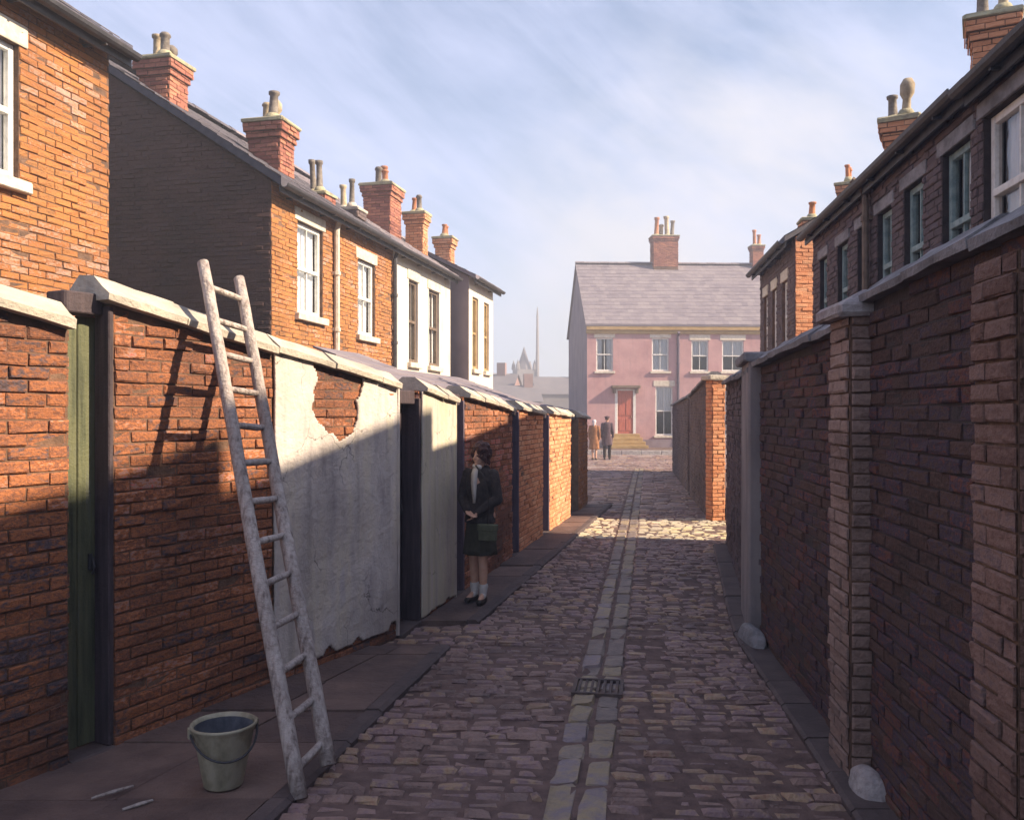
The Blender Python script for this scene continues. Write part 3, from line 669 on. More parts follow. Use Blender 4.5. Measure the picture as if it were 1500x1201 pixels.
# ------------------------------------------------------------------ left yard walls
WG = 'brick yard walls on the left'
yard_wall('yard_wall', 'sunlit orange brick wall at the left edge, nearest on its side', LN(3.4), LN(4.69), 2.72, 2.47, 'brick_orange', group=WG, seed=2, copslab=.7, coph=.15)
gate('narrow green plank gate between the two nearest brick walls', LN(4.692), LN(4.938), 2.60, 'gate_green', rec=.11, planks=2)
yard_wall('yard_wall', 'orange brick wall with the ladder against it, left of the rendered wall', LN(4.94), LN(6.07), 2.62, 2.42, 'brick_orange', group=WG, seed=3, copslab=.6, coph=.15, copkw=dict(u_start=-.09))
rw, RL = yard_wall('rendered_wall', 'pale rendered wall with a patch of bare red brick', LN(6.078), LN(7.39), 2.42, 2.20, 'brick_orange', group=None, seed=5, copslab=.55)
def hole(u, z):
    n_ = noise.noise(Vector((u * 4, z * 4, 4))) * .07 + noise.noise(Vector((u * 13, z * 13, 1))) * .03 + noise.noise(Vector((u * 40, z * 40, 6))) * .010
    f = (2.28 - z) / .62                     # broad below the coping, a rounded tongue at the bottom
    if f < 0: return False
    lo, hi = .38 + .06 * f, 1.0 - .10 * f
    if f > .62: t_ = (f - .62) / .40; lo += .30 * t_ * t_; hi -= .18 * t_ * t_
    return lo + n_ < u < hi - n_ * .8 and f < 1.03 + n_
rc = render_coat(rw, RL, 2.29, 2.07, 'render', hole, foot=lambda u: .06 + .12 * max(0, noise.noise(Vector((u * 6, 0, 2)))) + .03)
e_ = MB(); e_.box(RL - .002, RL + .02, -.03, .22, .02, 2.07, jit=.003); e_.build('render_return', 'render', rw)
gate('dark recessed plank gate beyond the rendered wall', LF(7.405), LF(7.89), 2.14, 'gate_dark', rec=.16)
yw, YL = yard_wall('rendered_wall', 'short yellowish rendered wall just behind the girl', LF(7.9), LF(8.9), 2.20, 2.10, 'brick_orange', group=None, seed=6)
render_coat(yw, YL, 2.07, 1.97, 'render_yellow', foot=lambda u: .05 + .06 * max(0, noise.noise(Vector((u * 6, 1, 2)))))
e_ = MB(); e_.box(YL - .002, YL + .018, -.03, .22, .02, 1.97, jit=.003); e_.build('render_return', 'render_yellow', yw)
gate('purple plank gate at the end of the yellowish wall', LF(8.93), LF(9.25), 2.14, 'gate_purple', rec=.12, planks=3, shade_m='gate_purple')
yard_wall('yard_wall', 'orange brick wall just beyond the girl', LF(9.27), LF(11.4), 2.17, 2.02, 'brick_orange', group=WG, seed=7)
gate('dark plank gate between the orange walls past the girl', LF(11.42), LF(11.78), 2.03, 'gate_dark', planks=3, shade_m='gate_purple')
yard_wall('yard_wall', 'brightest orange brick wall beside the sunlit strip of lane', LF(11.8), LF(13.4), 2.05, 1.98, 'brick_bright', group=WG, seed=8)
gate('purple plank gate past the brightest orange wall', LF(13.42), LF(13.88), 1.98, 'gate_purple', planks=3, shade_m='gate_purple')
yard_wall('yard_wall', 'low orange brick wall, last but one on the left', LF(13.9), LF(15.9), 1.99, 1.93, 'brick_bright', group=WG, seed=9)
gate('pale weathered gate near the far end of the left walls', LF(15.92), LF(16.75), 1.93, 'wood', planks=4, shade_m='brownpaint')
yard_wall('yard_wall', 'short brown brick wall at the far end of the left side', LF(16.8), LF(17.95), 1.92, 1.88, 'brick_tan', group=WG, seed=10)
yard_wall('yard_wall', 'low brick wall turning away left at the end of the lane', (LF(17.95)[0] - 5.0, 18.9), (LF(17.95)[0] - .25, 18.0), 1.86, 1.86, 'brick_tan', group=WG, seed=11)

# outhouses behind the left walls
def outhouse(label, P0, P1, zf, zb_, depth, roofm='slate_lilac'):
    root, L = frame('outhouse', label, 'outhouse', P0, P1, 'outhouses behind the left yard walls')
    w_ = MB(); w_.quad([(0, 0, 0), (L, 0, 0), (L, 0, zf), (0, 0, zf)]); w_.quad([(0, depth, 0), (0, 0, 0), (0, 0, zf), (0, depth, zb_)]); w_.quad([(L, 0, 0), (L, depth, 0), (L, depth, zb_), (L, 0, zf)]); w_.quad([(L, depth, 0), (0, depth, 0), (0, depth, zb_), (L, depth, zb_)])
    w_.build('wall', 'brick_plum', root)
    r_ = MB(); n = 5; sl_ = (zb_ - zf) / depth
    for k in range(n):
        d0, d1 = -.12 + (depth + .2) * k / n, -.12 + (depth + .2) * (k + 1) / n
        u = -.08 - (k % 2) * .15
        while u < L + .06:
            a, b_ = max(u, -.08), min(u + .3, L + .08); u += .3
            if b_ - a < .03: continue
            r_.box(a + .003, b_ - .003, d0, d1 + .04, 0, .02, r=random.random(), T=lambda p: (p[0], p[1], p[2] + zf + sl_ * p[1] + .03 + (.012 if p[1] < d0 + .05 else 0)))
    r_.build('roof', roofm, root)
off = lambda P, d: (P[0] - d * .974, P[1] + d * .227)
outhouse('lilac slate outhouse roof behind the yellowish wall', off(LF(8.35), .3), off(LF(9.3), .3), 2.10, 2.42, .8)
outhouse('long lilac slate outhouse roof behind the orange wall past the girl', off(LF(9.5), .3), off(LF(13.2), .3), 2.02, 2.32, .85)
outhouse('low lilac slate outhouse roof near the far end of the left walls', off(LF(13.6), .3), off(LF(17.2), .3), 1.90, 2.06, .8)

# ------------------------------------------------------------------ left houses
HG = 'brick terrace houses on the left'
sh = lambda Y, Y0: (Y - Y0) * 1.024
r, L = frame('terrace_house', 'nearest tan brick house cut off by the left edge', 'house', LH(4.6), LH(9.4), HG)
house(r, L, 6.5, 5.75, .66, 3.4, [(sh(7.25, 4.6), sh(8.17, 4.6), 4.0, 5.25)], 'brick_tan', ohe=(0, .1), vs=2.2, seed=21, rt=.12)
r, L = frame('terrace_house', 'tan brick house with the big dark side wall', 'house', LH(12.9), LH(15.1), HG)
house(r, L - .004, 7.0, 5.25, .66, 3.6, [(sh(13.72, 12.9), sh(14.62, 12.9), 3.42, 4.85)], 'brick_tan', ends=(0,), ohe=(.12, 0), endmat='brick_shaded', vs=2.2, seed=22, rt=.12)
chimney(r, .7, 2.22, .52, .54, 6.3, 7.42, [(-.17, -.14, .36, 1), (0.0, .1, .40, 0), (.17, -.05, .30, 2)], pm=['pot_grey', 'pot_buff', 'pot_grey'], label='reddish stack rising above the dark side wall', seed=11, pr=.085)
chimney(r, 1.2, .62, .5, .55, 5.45, 6.5, [(-.15, -.1, .40, 0), (0.03, .1, .34, 1), (.17, 0, .40, 2)], pm=['pot_grey', 'pot_buff', 'pot_buff'], label='orange stack nearer the eaves', seed=12, pr=.085)
downpipe(r, L - .06, 2.0, 5.15, 'stone', r=.05)
r, L = frame('terrace_house', 'tan brick house with one narrow window, left of the cream house', 'house', LH(15.1), LH(17.9), HG)
house(r, L - .004, 7.0, 5.25, .66, 3.6, [(sh(16.1, 15.1), sh(16.92, 15.1), 3.3, 4.68)], 'brick_tan', vs=2.2, seed=23)
chimney(r, .18, .42, .34, .4, 5.3, 5.66, [(-.07, -.1, .55, 0), (0.08, .08, .6, 0)], pm=['pot_grey', 'pot_grey'], label='low stack with two tall pots', seed=13, pr=.07)
chimney(r, 1.75, .5, .34, .45, 5.3, 5.75, [(-.09, -.12, .5, 0), (0.1, .12, .5, 0)], pm=['pot_grey', 'pot_buff'], label='low stack with two pale pots', seed=14, pr=.07, cap='coping', bm='brick_plum')
downpipe(r, L - .07, 2.0, 5.15, 'lead', r=.045)
r, L = frame('terrace_house', 'cream rendered house with two tall windows', 'house', LH(17.9), LH(21.9))
house(r, L - .004, 7.0, 5.25, .66, 3.6, [(sh(18.85, 17.9), sh(19.45, 17.9), 2.95, 4.72), (sh(20.2, 17.9), sh(21.0, 17.9), 2.95, 4.7)], 'render_cream', brick=False, roofm='slate_lilac', vs=2, seed=24, winkw=dict(fm='brownpaint', curtain='pair'))
chimney(r, sh(20.3, 17.9), 1.15, .75, .65, 5.5, 7.1, [(-.22, -.15, .32, 1), (0, .1, .42, 1), (.22, 0, .5, 0)], pm=['pot_red', 'pot_grey', 'pot_red'], label='tall red stack, larger of the two', seed=15, pr=.09)
chimney(r, sh(21.55, 17.9), .75, .4, .45, 5.4, 6.75, [(-.08, -.1, .42, 1), (.08, .1, .4, 0)], pm=['pot_grey', 'pot_red'], bm='brick_bright', label='slim orange stack next to the tall red one', seed=16, pr=.08)
r, L = frame('terrace_house', 'last house on the left, mauve side wall and pale front', 'house', (-5.99 + .22 * 22.3, 22.3), (-5.99 + .22 * 24.8, 24.8))
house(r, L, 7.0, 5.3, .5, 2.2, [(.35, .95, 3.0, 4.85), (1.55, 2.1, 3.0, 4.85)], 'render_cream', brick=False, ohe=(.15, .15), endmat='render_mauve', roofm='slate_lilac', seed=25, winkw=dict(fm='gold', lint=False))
chimney(r, 1.25, 1.0, .42, .42, 5.4, 6.55, [(-.09, 0, .34, 0), (.1, 0, .32, 0)], pm='pot_red', bm='brick_bright', label='slim orange stack', seed=17, pr=.08)

# ------------------------------------------------------------------ right yard walls (u runs from the far end towards the camera)
WR = 'dark brick yard walls on the right'
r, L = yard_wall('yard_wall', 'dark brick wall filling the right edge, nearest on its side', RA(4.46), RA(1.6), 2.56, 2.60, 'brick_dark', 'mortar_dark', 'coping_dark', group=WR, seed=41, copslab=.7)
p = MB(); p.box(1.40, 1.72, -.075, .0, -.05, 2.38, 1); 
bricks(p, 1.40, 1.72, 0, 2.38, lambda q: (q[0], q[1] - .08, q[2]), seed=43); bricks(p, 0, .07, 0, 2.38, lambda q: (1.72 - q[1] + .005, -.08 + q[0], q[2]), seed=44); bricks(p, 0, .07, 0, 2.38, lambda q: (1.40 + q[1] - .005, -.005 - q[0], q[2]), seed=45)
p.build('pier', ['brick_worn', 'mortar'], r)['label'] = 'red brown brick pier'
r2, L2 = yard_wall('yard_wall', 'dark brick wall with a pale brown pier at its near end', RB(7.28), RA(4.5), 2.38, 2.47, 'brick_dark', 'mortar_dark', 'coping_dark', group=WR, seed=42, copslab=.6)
p = MB(); a, b_ = L2 - .33, L2 + .02
p.box(a, b_, -.10, .26, -.05, 2.36, 1)
bricks(p, a, b_, 0, 2.36, lambda q: (q[0], q[1] - .105, q[2]), seed=46); bricks(p, 0, .36, 0, 2.36, lambda q: (b_ - q[1] + .005, -.10 + q[0], q[2]), seed=47); bricks(p, 0, .10, 0, 2.36, lambda q: (a + q[1] - .005, -.0 - q[0], q[2]), seed=48)
pp = p.build('pier', ['brick_pier', 'mortar'], r2); pp['label'] = 'pale brown brick pier with a white stone cap'
c_ = MB(); c_.box(a - .05, b_ + .05, -.17, .31, 2.36, 2.43, bev=.02, jit=.006); c_.loft([[(a - .02, -.14, 2.43), (b_ + .02, -.14, 2.43), (b_ + .02, .28, 2.43), (a - .02, .28, 2.43)], [(a + .12, 0, 2.50), (b_ - .12, 0, 2.51), (b_ - .12, .16, 2.51), (a + .12, .16, 2.50)]]); c_.build('cap', 'whitestone', pp)
def rough_stone(c, rx, ry, rz, seed):
    g_ = MB(); rings = []
    for k in range(11):
        ph = R(-20 + 108 * k / 10); ring = []
        for q in range(22):
            a = 2 * math.pi * q / 22; d = Vector((math.cos(ph) * math.cos(a), math.cos(ph) * math.sin(a), math.sin(ph)))
            e = 1 + .16 * noise.noise(d * 1.2 + Vector((seed, 0, 0))) + .035 * noise.noise(d * 4 + Vector((seed, 3, 0)))
            sx = abs(d.x) ** .7 * (1 if d.x > 0 else -1); sy = abs(d.y) ** .7 * (1 if d.y > 0 else -1)
            ring.append((c[0] + rx * sx * e, c[1] + ry * sy * e, c[2] + rz * d.z * e))
        rings.append(ring)
    g_.loft(rings); return g_
tag(rough_stone((1.735, 4.33, 0), .075, .13, .15, 2.0).build('guard_stone', 'whitestone'), 'whitish guard stone at the foot of the pale brown pier', 'stone', 'guard stones at the pier feet')
tag(rough_stone((1.95, 7.2, 0), .08, .26, .15, 6.0).build('guard_stone', 'coping_dark'), 'grey guard stone at the foot of the grey rendered pier', 'stone', 'guard stones at the pier feet')
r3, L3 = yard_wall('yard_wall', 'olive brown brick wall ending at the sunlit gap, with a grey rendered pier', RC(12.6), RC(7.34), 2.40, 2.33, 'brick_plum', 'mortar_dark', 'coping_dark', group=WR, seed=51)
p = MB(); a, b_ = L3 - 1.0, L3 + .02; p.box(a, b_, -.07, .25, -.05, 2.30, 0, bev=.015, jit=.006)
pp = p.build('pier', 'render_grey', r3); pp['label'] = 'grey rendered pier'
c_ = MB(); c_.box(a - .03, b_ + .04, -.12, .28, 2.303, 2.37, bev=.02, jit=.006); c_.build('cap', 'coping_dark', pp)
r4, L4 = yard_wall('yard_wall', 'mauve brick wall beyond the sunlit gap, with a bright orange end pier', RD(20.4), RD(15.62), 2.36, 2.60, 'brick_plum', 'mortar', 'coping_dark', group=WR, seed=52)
# sunlit end pier, squared to the side street
p = MB(); rot = R(21)
def PT(q):
    v = Matrix.Rotation(rot + R(90) - math.atan2(1, .132) * 0, 3, 'Z') @ Vector(q); return v
def pierT(side, w_=.24, d_=.24):
    cx, cy = L4 + .02, .10
    th = R(-90) + R(27) 
    def T(q):
        x, dd, z = q
        if side == 0: v = Vector((-w_ / 2 + x, -d_ / 2 + dd, z))
        elif side == 1: v = Vector((w_ / 2 - dd, -d_ / 2 + x, z))
        else: v = Vector((-w_ / 2 + dd, d_ / 2 - x, z))
        return v
    return T
root4 = r4; ang = r4.rotation_euler.z
WANT = R(14)                                 # world heading of the lit face: normal (sin, -cos)
loc = Matrix.Rotation(WANT - ang, 3, 'Z')
def wrap(T):
    def F(q):
        v = loc @ Vector(T(q)); return (v.x + L4 + .06, v.y + .11, v.z)
    return F
p.box(-.115, .115, -.115, .115, -.05, 2.44, 1, T=wrap(lambda q: q))
bricks(p, 0, .24, 0, 2.44, wrap(pierT(0)), seed=61, bl=.2); bricks(p, 0, .24, 0, 2.44, wrap(pierT(1)), seed=62, bl=.2); bricks(p, 0, .24, 0, 2.44, wrap(pierT(2)), seed=63, bl=.2)
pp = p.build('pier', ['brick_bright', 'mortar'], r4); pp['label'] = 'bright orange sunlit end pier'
c_ = MB(); c_.box(-.20, .20, -.17, .17, 2.442, 2.53, bev=.02, jit=.005, T=wrap(lambda q: q)); c_.build('cap', 'coping', pp)
gate('dark plank gate in the far right walls', RD(20.9), RD(20.42), 2.34, 'gate_dark', shade_m='gate_purple')
yard_wall('yard_wall', 'farthest mauve brick wall on the right, in front of the pink house', RD(28.6), RD(20.92), 2.22, 2.36, 'brick_plum', 'mortar', 'coping_dark', group=WR, seed=53)

# ------------------------------------------------------------------ right houses
HR = 'dark terrace houses on the right'
kw = dict(fm='teal', sm='coping_dark', curtain='full', lintel_h=.13)
sr = lambda Y1, Y: (Y1 - Y) * 1.0072
r, L = frame('terrace_house', 'unseen tall house on the right, its roof raised to shade the left walls', 'house', RH(4.3), RH(-7), HR)
house(r, L, 6.2, 4.42, .90, 2.9, [], 'brick_plum', 'mortar_dark', vs=1.8, seed=70, winkw=kw, oh=.12)  # out of view; steep roof shaped to throw the shade line on the left walls
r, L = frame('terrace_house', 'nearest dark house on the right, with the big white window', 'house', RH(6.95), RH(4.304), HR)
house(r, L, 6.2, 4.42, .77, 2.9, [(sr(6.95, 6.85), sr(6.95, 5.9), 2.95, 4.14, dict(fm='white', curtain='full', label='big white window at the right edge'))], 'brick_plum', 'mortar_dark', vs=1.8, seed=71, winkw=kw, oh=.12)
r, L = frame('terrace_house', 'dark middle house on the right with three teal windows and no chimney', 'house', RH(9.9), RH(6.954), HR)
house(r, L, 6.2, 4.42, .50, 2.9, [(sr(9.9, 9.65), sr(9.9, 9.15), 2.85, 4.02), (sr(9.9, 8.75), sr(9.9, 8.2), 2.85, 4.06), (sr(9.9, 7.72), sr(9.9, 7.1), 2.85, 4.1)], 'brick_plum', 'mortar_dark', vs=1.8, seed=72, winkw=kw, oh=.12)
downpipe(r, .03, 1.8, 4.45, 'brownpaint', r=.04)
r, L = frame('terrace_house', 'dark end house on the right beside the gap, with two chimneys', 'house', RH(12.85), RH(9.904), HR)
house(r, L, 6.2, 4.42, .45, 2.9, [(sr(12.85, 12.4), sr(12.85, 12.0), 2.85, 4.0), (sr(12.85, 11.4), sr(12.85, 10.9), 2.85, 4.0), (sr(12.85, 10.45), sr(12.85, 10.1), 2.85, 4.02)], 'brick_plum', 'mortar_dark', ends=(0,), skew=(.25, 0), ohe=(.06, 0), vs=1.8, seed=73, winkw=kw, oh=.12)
chimney(r, 2.42, 1.5, .42, .44, 5.0, 6.42, [(-.12, -.1, .36, 0), (.12, .1, .4, 2)], pm=['pot_grey', 'pot_buff'], bm='brick_bright', rot=R(-20), label='larger stack, lit on its near face', seed=18, pr=.08)
chimney(r, 1.25, .82, .32, .34, 4.7, 5.66, [(-.1, -.08, .36, 0), (.1, .08, .46, 2)], pm=['pot_grey', 'pot_buff'], bm='brick_bright', rot=R(-20), label='small stack with a round cowl', seed=19, pr=.075)
r, L = frame('terrace_house', 'house beyond the gap with a bright orange end wall', 'house', (3.07 + .12 * 19.2, 19.2), (3.07 + .12 * 15.4, 15.4))
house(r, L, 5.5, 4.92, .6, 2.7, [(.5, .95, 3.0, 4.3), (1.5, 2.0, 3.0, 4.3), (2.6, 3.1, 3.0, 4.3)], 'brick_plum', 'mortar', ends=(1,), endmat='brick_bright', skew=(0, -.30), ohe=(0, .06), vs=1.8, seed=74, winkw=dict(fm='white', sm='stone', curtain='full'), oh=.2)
chimney(r, 2.5, .55, .3, .3, 5.0, 5.5, [(0, 0, .28, 0)], bm='brick_bright', pm='pot_red', label='tiny orange stack at the eaves', seed=20, pr=.07)
chimney(r, 2.2, 1.3, .30, .32, 5.3, 6.22, [(-.12, 0, .3, 0), (.0, .0, .26, 0), (.13, 0, .3, 0)], bm='brick_bright', pm='pot_red', rot=R(-20), label='orange stack with three small pots', seed=26, pr=.055)
chimney(r, .9, .4, .3, .3, 4.9, 5.12, [(-.08, 0, .3, 2), (.12, 0, .34, 0)], bm='brick_plum', pm='pot_grey', label='low stack with dark pots', seed=27, pr=.08)

# ------------------------------------------------------------------ the pink house across the end
FD = (.99, .14)
r, L = frame('pink_house', 'pink rendered house with a lilac slate roof closing the lane', 'house', (3.72, 44), (3.72 + .9987 * 15, 44 + .05 * 15))
PW = dict(fm='white', sm='stone', lintel_h=.28, bars=1)
house(r, L, 8, 6.3, .88, 4.0, [(.45, 1.30, 3.95, 5.6, dict(curtain='pair')), (3.24, 4.1, 3.95, 5.6), (5.23, 6.09, 3.95, 5.5, dict(curtain='half')), (6.78, 7.88, 3.95, 5.5, dict(curtain='half')), (9.6, 10.6, 3.95, 5.5), (3.42, 4.3, .75, 3.2, dict(curtain='half')), (6.0, 7.1, .75, 3.1), (9.4, 10.5, .75, 3.1)],
      'render_pink', brick=False, zb=0.1, roofm='slate_lilac', oh=.18, ohe=(.1, 0), endmat='render_mauve', seed=81, winkw=PW, gutter=False, doors=[(1.39, 2.44, .85, 3.05)])  # gable end coloured mauve, its shade put into the render colour
f = MB(); f.box(-.05, L, -.17, -.005, 5.98, 6.16, bev=.02); f.box(-.05, L, -.09, -.005, 5.80, 5.97, bev=.02); f.build('cornice', 'gold', r)
d = MB(); d.box(1.53, 2.30, .05, .09, .86, 2.98)
for (a, b_, c0, c1) in ((1.60, 1.88, 1.0, 1.6), (1.95, 2.23, 1.0, 1.6), (1.60, 1.88, 1.75, 2.85), (1.95, 2.23, 1.75, 2.85)): d.box(a, b_, .03, .052, c0, c1, bev=.012)
dd = d.build('door', 'reddoor', r)
h = MB(); h.ellipsoid((2.22, .02, 1.68), .03, .03, .03, 8); h.build('handle', 'gold', dd)
d = MB(); d.box(1.39, 1.528, .0, .1, .85, 3.05, bev=.01); d.box(2.302, 2.44, .0, .1, .85, 3.05, bev=.01); d.box(1.53, 2.30, .0, .1, 2.985, 3.05); d.build('frame', 'white', dd)
d = MB(); d.box(1.2, 2.63, -.30, .0, 3.10, 3.24, bev=.02); d.box(1.28, 1.42, -.2, .0, 2.85, 3.098, bev=.02); d.box(2.41, 2.55, -.2, .0, 2.85, 3.098, bev=.02); d.build('door_hood', 'brownpaint', r)
d = MB()
for k in range(4): d.box(1.25 - .08 * k, 2.58 + .08 * k, -.35 - .3 * k, -.002, .1 if k == 3 else .08 + .0 * k, .84 - .18 * k, bev=.015) if False else d.box(1.25 - .08 * k, 2.58 + .08 * k, -.35 - .3 * k, (-.05 - .3 * k) if k else -.003, .1, .84 - .18 * k, bev=.012)
d.build('steps', 'gold', r)
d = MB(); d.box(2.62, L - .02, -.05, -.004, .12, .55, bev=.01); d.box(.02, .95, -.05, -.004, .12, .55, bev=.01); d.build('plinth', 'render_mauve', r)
downpipe(r, 4.56, .2, 5.85, 'gate_purple', r=.07)
chimney(r, 4.75, 4.0, 1.35, .9, 9.0, 11.45, [(-.45, -.1, .9, 0), (-.15, .15, .7, 1), (.15, -.1, 1.1, 0), (.45, .1, .85, 0)], bm='brick_red', pm=['pot_red', 'pot_buff', 'pot_buff', 'pot_grey'], label='broad stack with four pots', seed=28, pr=.15)
chimney(r, 9.85, 4.0, .6, .6, 9.0, 11.0, [(-.1, 0, .8, 0), (.14, 0, .55, 0)], bm='brick_red', pm='pot_red', label='narrow stack at the right', seed=29, pr=.12)

# ------------------------------------------------------------------ distant town
def far_house(label, x, y, w_, d_, ze, zr, m='far_brick'):
    r = thing('town_house', label, 'house', (x, y, -.1), random.uniform(-.2, .2), 'distant town houses')
    b = MB(); b.quad([(0, 0, 0), (w_, 0, 0), (w_, 0, ze), (0, 0, ze)]); b.quad([(0, d_, 0), (0, 0, 0), (0, 0, ze), (0, d_ / 2, zr), (0, d_, ze)]); b.quad([(w_, 0, 0), (w_, d_, 0), (w_, d_, ze), (w_, d_ / 2, zr), (w_, 0, ze)]); b.quad([(w_, d_, 0), (0, d_, 0), (0, d_, ze), (w_, d_, ze)])
    b.build('wall', m, r)
    b = MB(); b.quad([(-.2, -.2, ze - .1), (w_ + .2, -.2, ze - .1), (w_ + .2, d_ / 2, zr + .1), (-.2, d_ / 2, zr + .1)]); b.quad([(w_ + .2, d_ + .2, ze - .1), (-.2, d_ + .2, ze - .1), (-.2, d_ / 2, zr + .1), (w_ + .2, d_ / 2, zr + .1)]); b.build('roof', 'far_roof', r)
    b = MB(); b.box(w_ * .7, w_ * .7 + .9, d_ / 2 - .4, d_ / 2 + .4, zr - .4, zr + 1.3); b.build('chimney', m, r)
far_house('hazy house left of the church', -7, 92, 7, 7, 4.3, 6.0)
far_house('hazy pale house right of the church', 2.9, 100, 6, 7, 4.2, 6.1, 'far_stone')
far_house('hazy brick house beside the pink house gable', 6.5, 84, 6, 6, 4.0, 5.6)
far_house('hazy house directly under the church', -1.5, 88, 4.5, 6, 3.2, 4.7)
r = thing('church', 'hazy distant church with a stubby spire seen down the gap', 'church', (1.9, 140, -.1), .25)
b = MB(); b.box(-1.5, 1.5, -1.5, 1.5, 0, 8.8); 
for x in (-1.35, 1.35):
    for y_ in (-1.35, 1.35): b.lathe([(.35, 8.8), (.30, 9.5), (.02, 10.3)], 6, (x, y_, 0))
b.build('tower', 'far_stone', r)
b = MB(); b.lathe([(1.3, 8.81), (.7, 10.4), (.03, 12.4)], 8); b.build('spire', 'far_roof', r)
b = MB(); b.box(-5, -1.51, -2.2, 2.2, 0, 5.2); b.quad([(-5.1, -2.4, 5.1), (-1.45, -2.4, 5.1), (-1.45, 0, 8.2), (-5.1, 0, 8.2)]); b.quad([(-1.45, 2.4, 5.1), (-5.1, 2.4, 5.1), (-5.1, 0, 8.2), (-1.45, 0, 8.2)]); b.box(1.51, 4.5, -2, 2, 0, 6.6); b.build('nave', 'far_stone', r)
b = MB(); b.lathe([(.35, 0), (.28, 9), (.16, 17.5), (.03, 18.6)], 8, (3.98, 139, -.1)); tag(b.build('mast', 'far_stone'), 'faint thin mast standing right of the distant church', 'mast')

# ------------------------------------------------------------------ ladder
lad = thing('ladder', 'long weathered wooden ladder leaning on the brick wall', 'ladder', (-1.0, 4.43, 0))
o = Vector(lad.location)
FA, FB = Vector((-1.03, 4.30, .0)), Vector((-.945, 4.565, .06))
TA, TB_ = Vector((-1.905, 5.47, 2.80)), Vector((-1.77, 5.755, 2.745))
for F, T_ in ((FA, TA), (FB, TB_)):
    m_ = MB(); d = T_ - F; nrm_ = Vector((.89, -.45, 0)); n_ = nrm_ - d.normalized() * nrm_.dot(d.normalized()); n_.normalize(); s_ = d.normalized().cross(n_)
    rings = []
    for k in range(15):
        t_ = k / 14; c = F + d * t_ - o + n_ * .003 * math.sin(k * .7) + s_ * .002 * math.sin(k * .9 + 1); a, b_ = .042 - .006 * t_, .038 - .006 * t_
        rings.append([c + n_ * a * math.cos(q) * (1 + .06 * math.sin(k * 3 + q)) + s_ * b_ * math.sin(q) for q in [2 * math.pi * z / 10 for z in range(10)]])
    m_.loft(rings); m_.build('stile', 'wood', lad, smooth=True)
for k in range(13):
    t_ = (k + .55) / 13.3; a, b_ = FA + (TA - FA) * t_ - o, FB + (TB_ - FB) * t_ - o
    m_ = MB(); e = (b_ - a).normalized() * .03
    m_.tube([a - e, a + (b_ - a) * .3, a + (b_ - a) * .7 + Vector((0, 0, random.uniform(-.006, .004))), b_ + e], [.016, .02, .02, .016], 8, r=random.random()); m_.build('rung', 'wood', lad, smooth=True)

# ------------------------------------------------------------------ bucket
bk = thing('bucket', 'old greenish metal bucket on the ground beside the ladder', 'bucket', (-1.43, 4.40, .034), .5); bk.scale = (.95, .95, .95)
b = MB(); prof = [(.098, 0), (.10, .004), (.102, .018), (.115, .08), (.132, .17), (.152, .275), (.165, .305), (.170, .312), (.168, .322), (.158, .322), (.150, .30)]
b.lathe(prof, 32, wob=.012, cap=False); b.lathe([(.098, .001), (.0005, .001)], 32, cap=False); b.build('body', 'zinc', bk, smooth=True)
b = MB(); b.lathe([(.150, .302), (.146, .275), (.126, .17), (.10, .03), (.0005, .028)], 32, wob=.012, cap=False); b.build('inside', 'zinc_in', bk, smooth=True)
b = MB(); b.tube([(.168 * math.cos(a), .168 * math.sin(a), .30 - .13 * math.sin(max(0, min(math.pi, -(a - 0)))) * 1) for a in [-math.pi * k / 18 for k in range(19)]], .006, 6); b.build('handle', 'lead', bk, smooth=True)
b = MB(); b.box(.15, .178, -.018, .018, .265, .318, bev=.004); b.box(-.178, -.15, -.018, .018, .265, .318, bev=.004); b.build('ear', 'zinc', bk)

# iron grate in the channel
for gx, gy, lb in ((CH(6.05), 6.05, 'rusty iron grate let into the drain channel in mid lane'),):
    gr = thing('drain_grate', lb, 'grate', (gx, gy, .002), -.155)
    b = MB(); b.box(-.17, .17, -.17, -.145, -.02, .012); b.box(-.17, .17, .145, .17, -.02, .012); b.box(-.17, -.145, -.144, .144, -.02, .012); b.box(.145, .17, -.144, .144, -.02, .012); b.build('frame', 'rust', gr)
    b = MB()
    for q in range(7): x = -.126 + q * .042; b.box(x - .009, x + .009, -.144, .144, -.02, .008)
    b.build('bars', 'rust', gr)
for (p0, p1, lb) in (((-2.0, 4.22), (-1.86, 4.36), 'pale split stick on the ground in the bottom left corner'), ((-1.80, 4.10), (-1.70, 4.2), 'short pale stick lying right of the longer one')):
    b = MB(); b.tube([(p0[0], p0[1], .040), ((p0[0] + p1[0]) / 2 + .01, (p0[1] + p1[1]) / 2, .044), (p1[0], p1[1], .040)], [.006, .009, .006], 6); tag(b.build('stick', 'wood'), lb, 'stick', 'sticks on the ground')

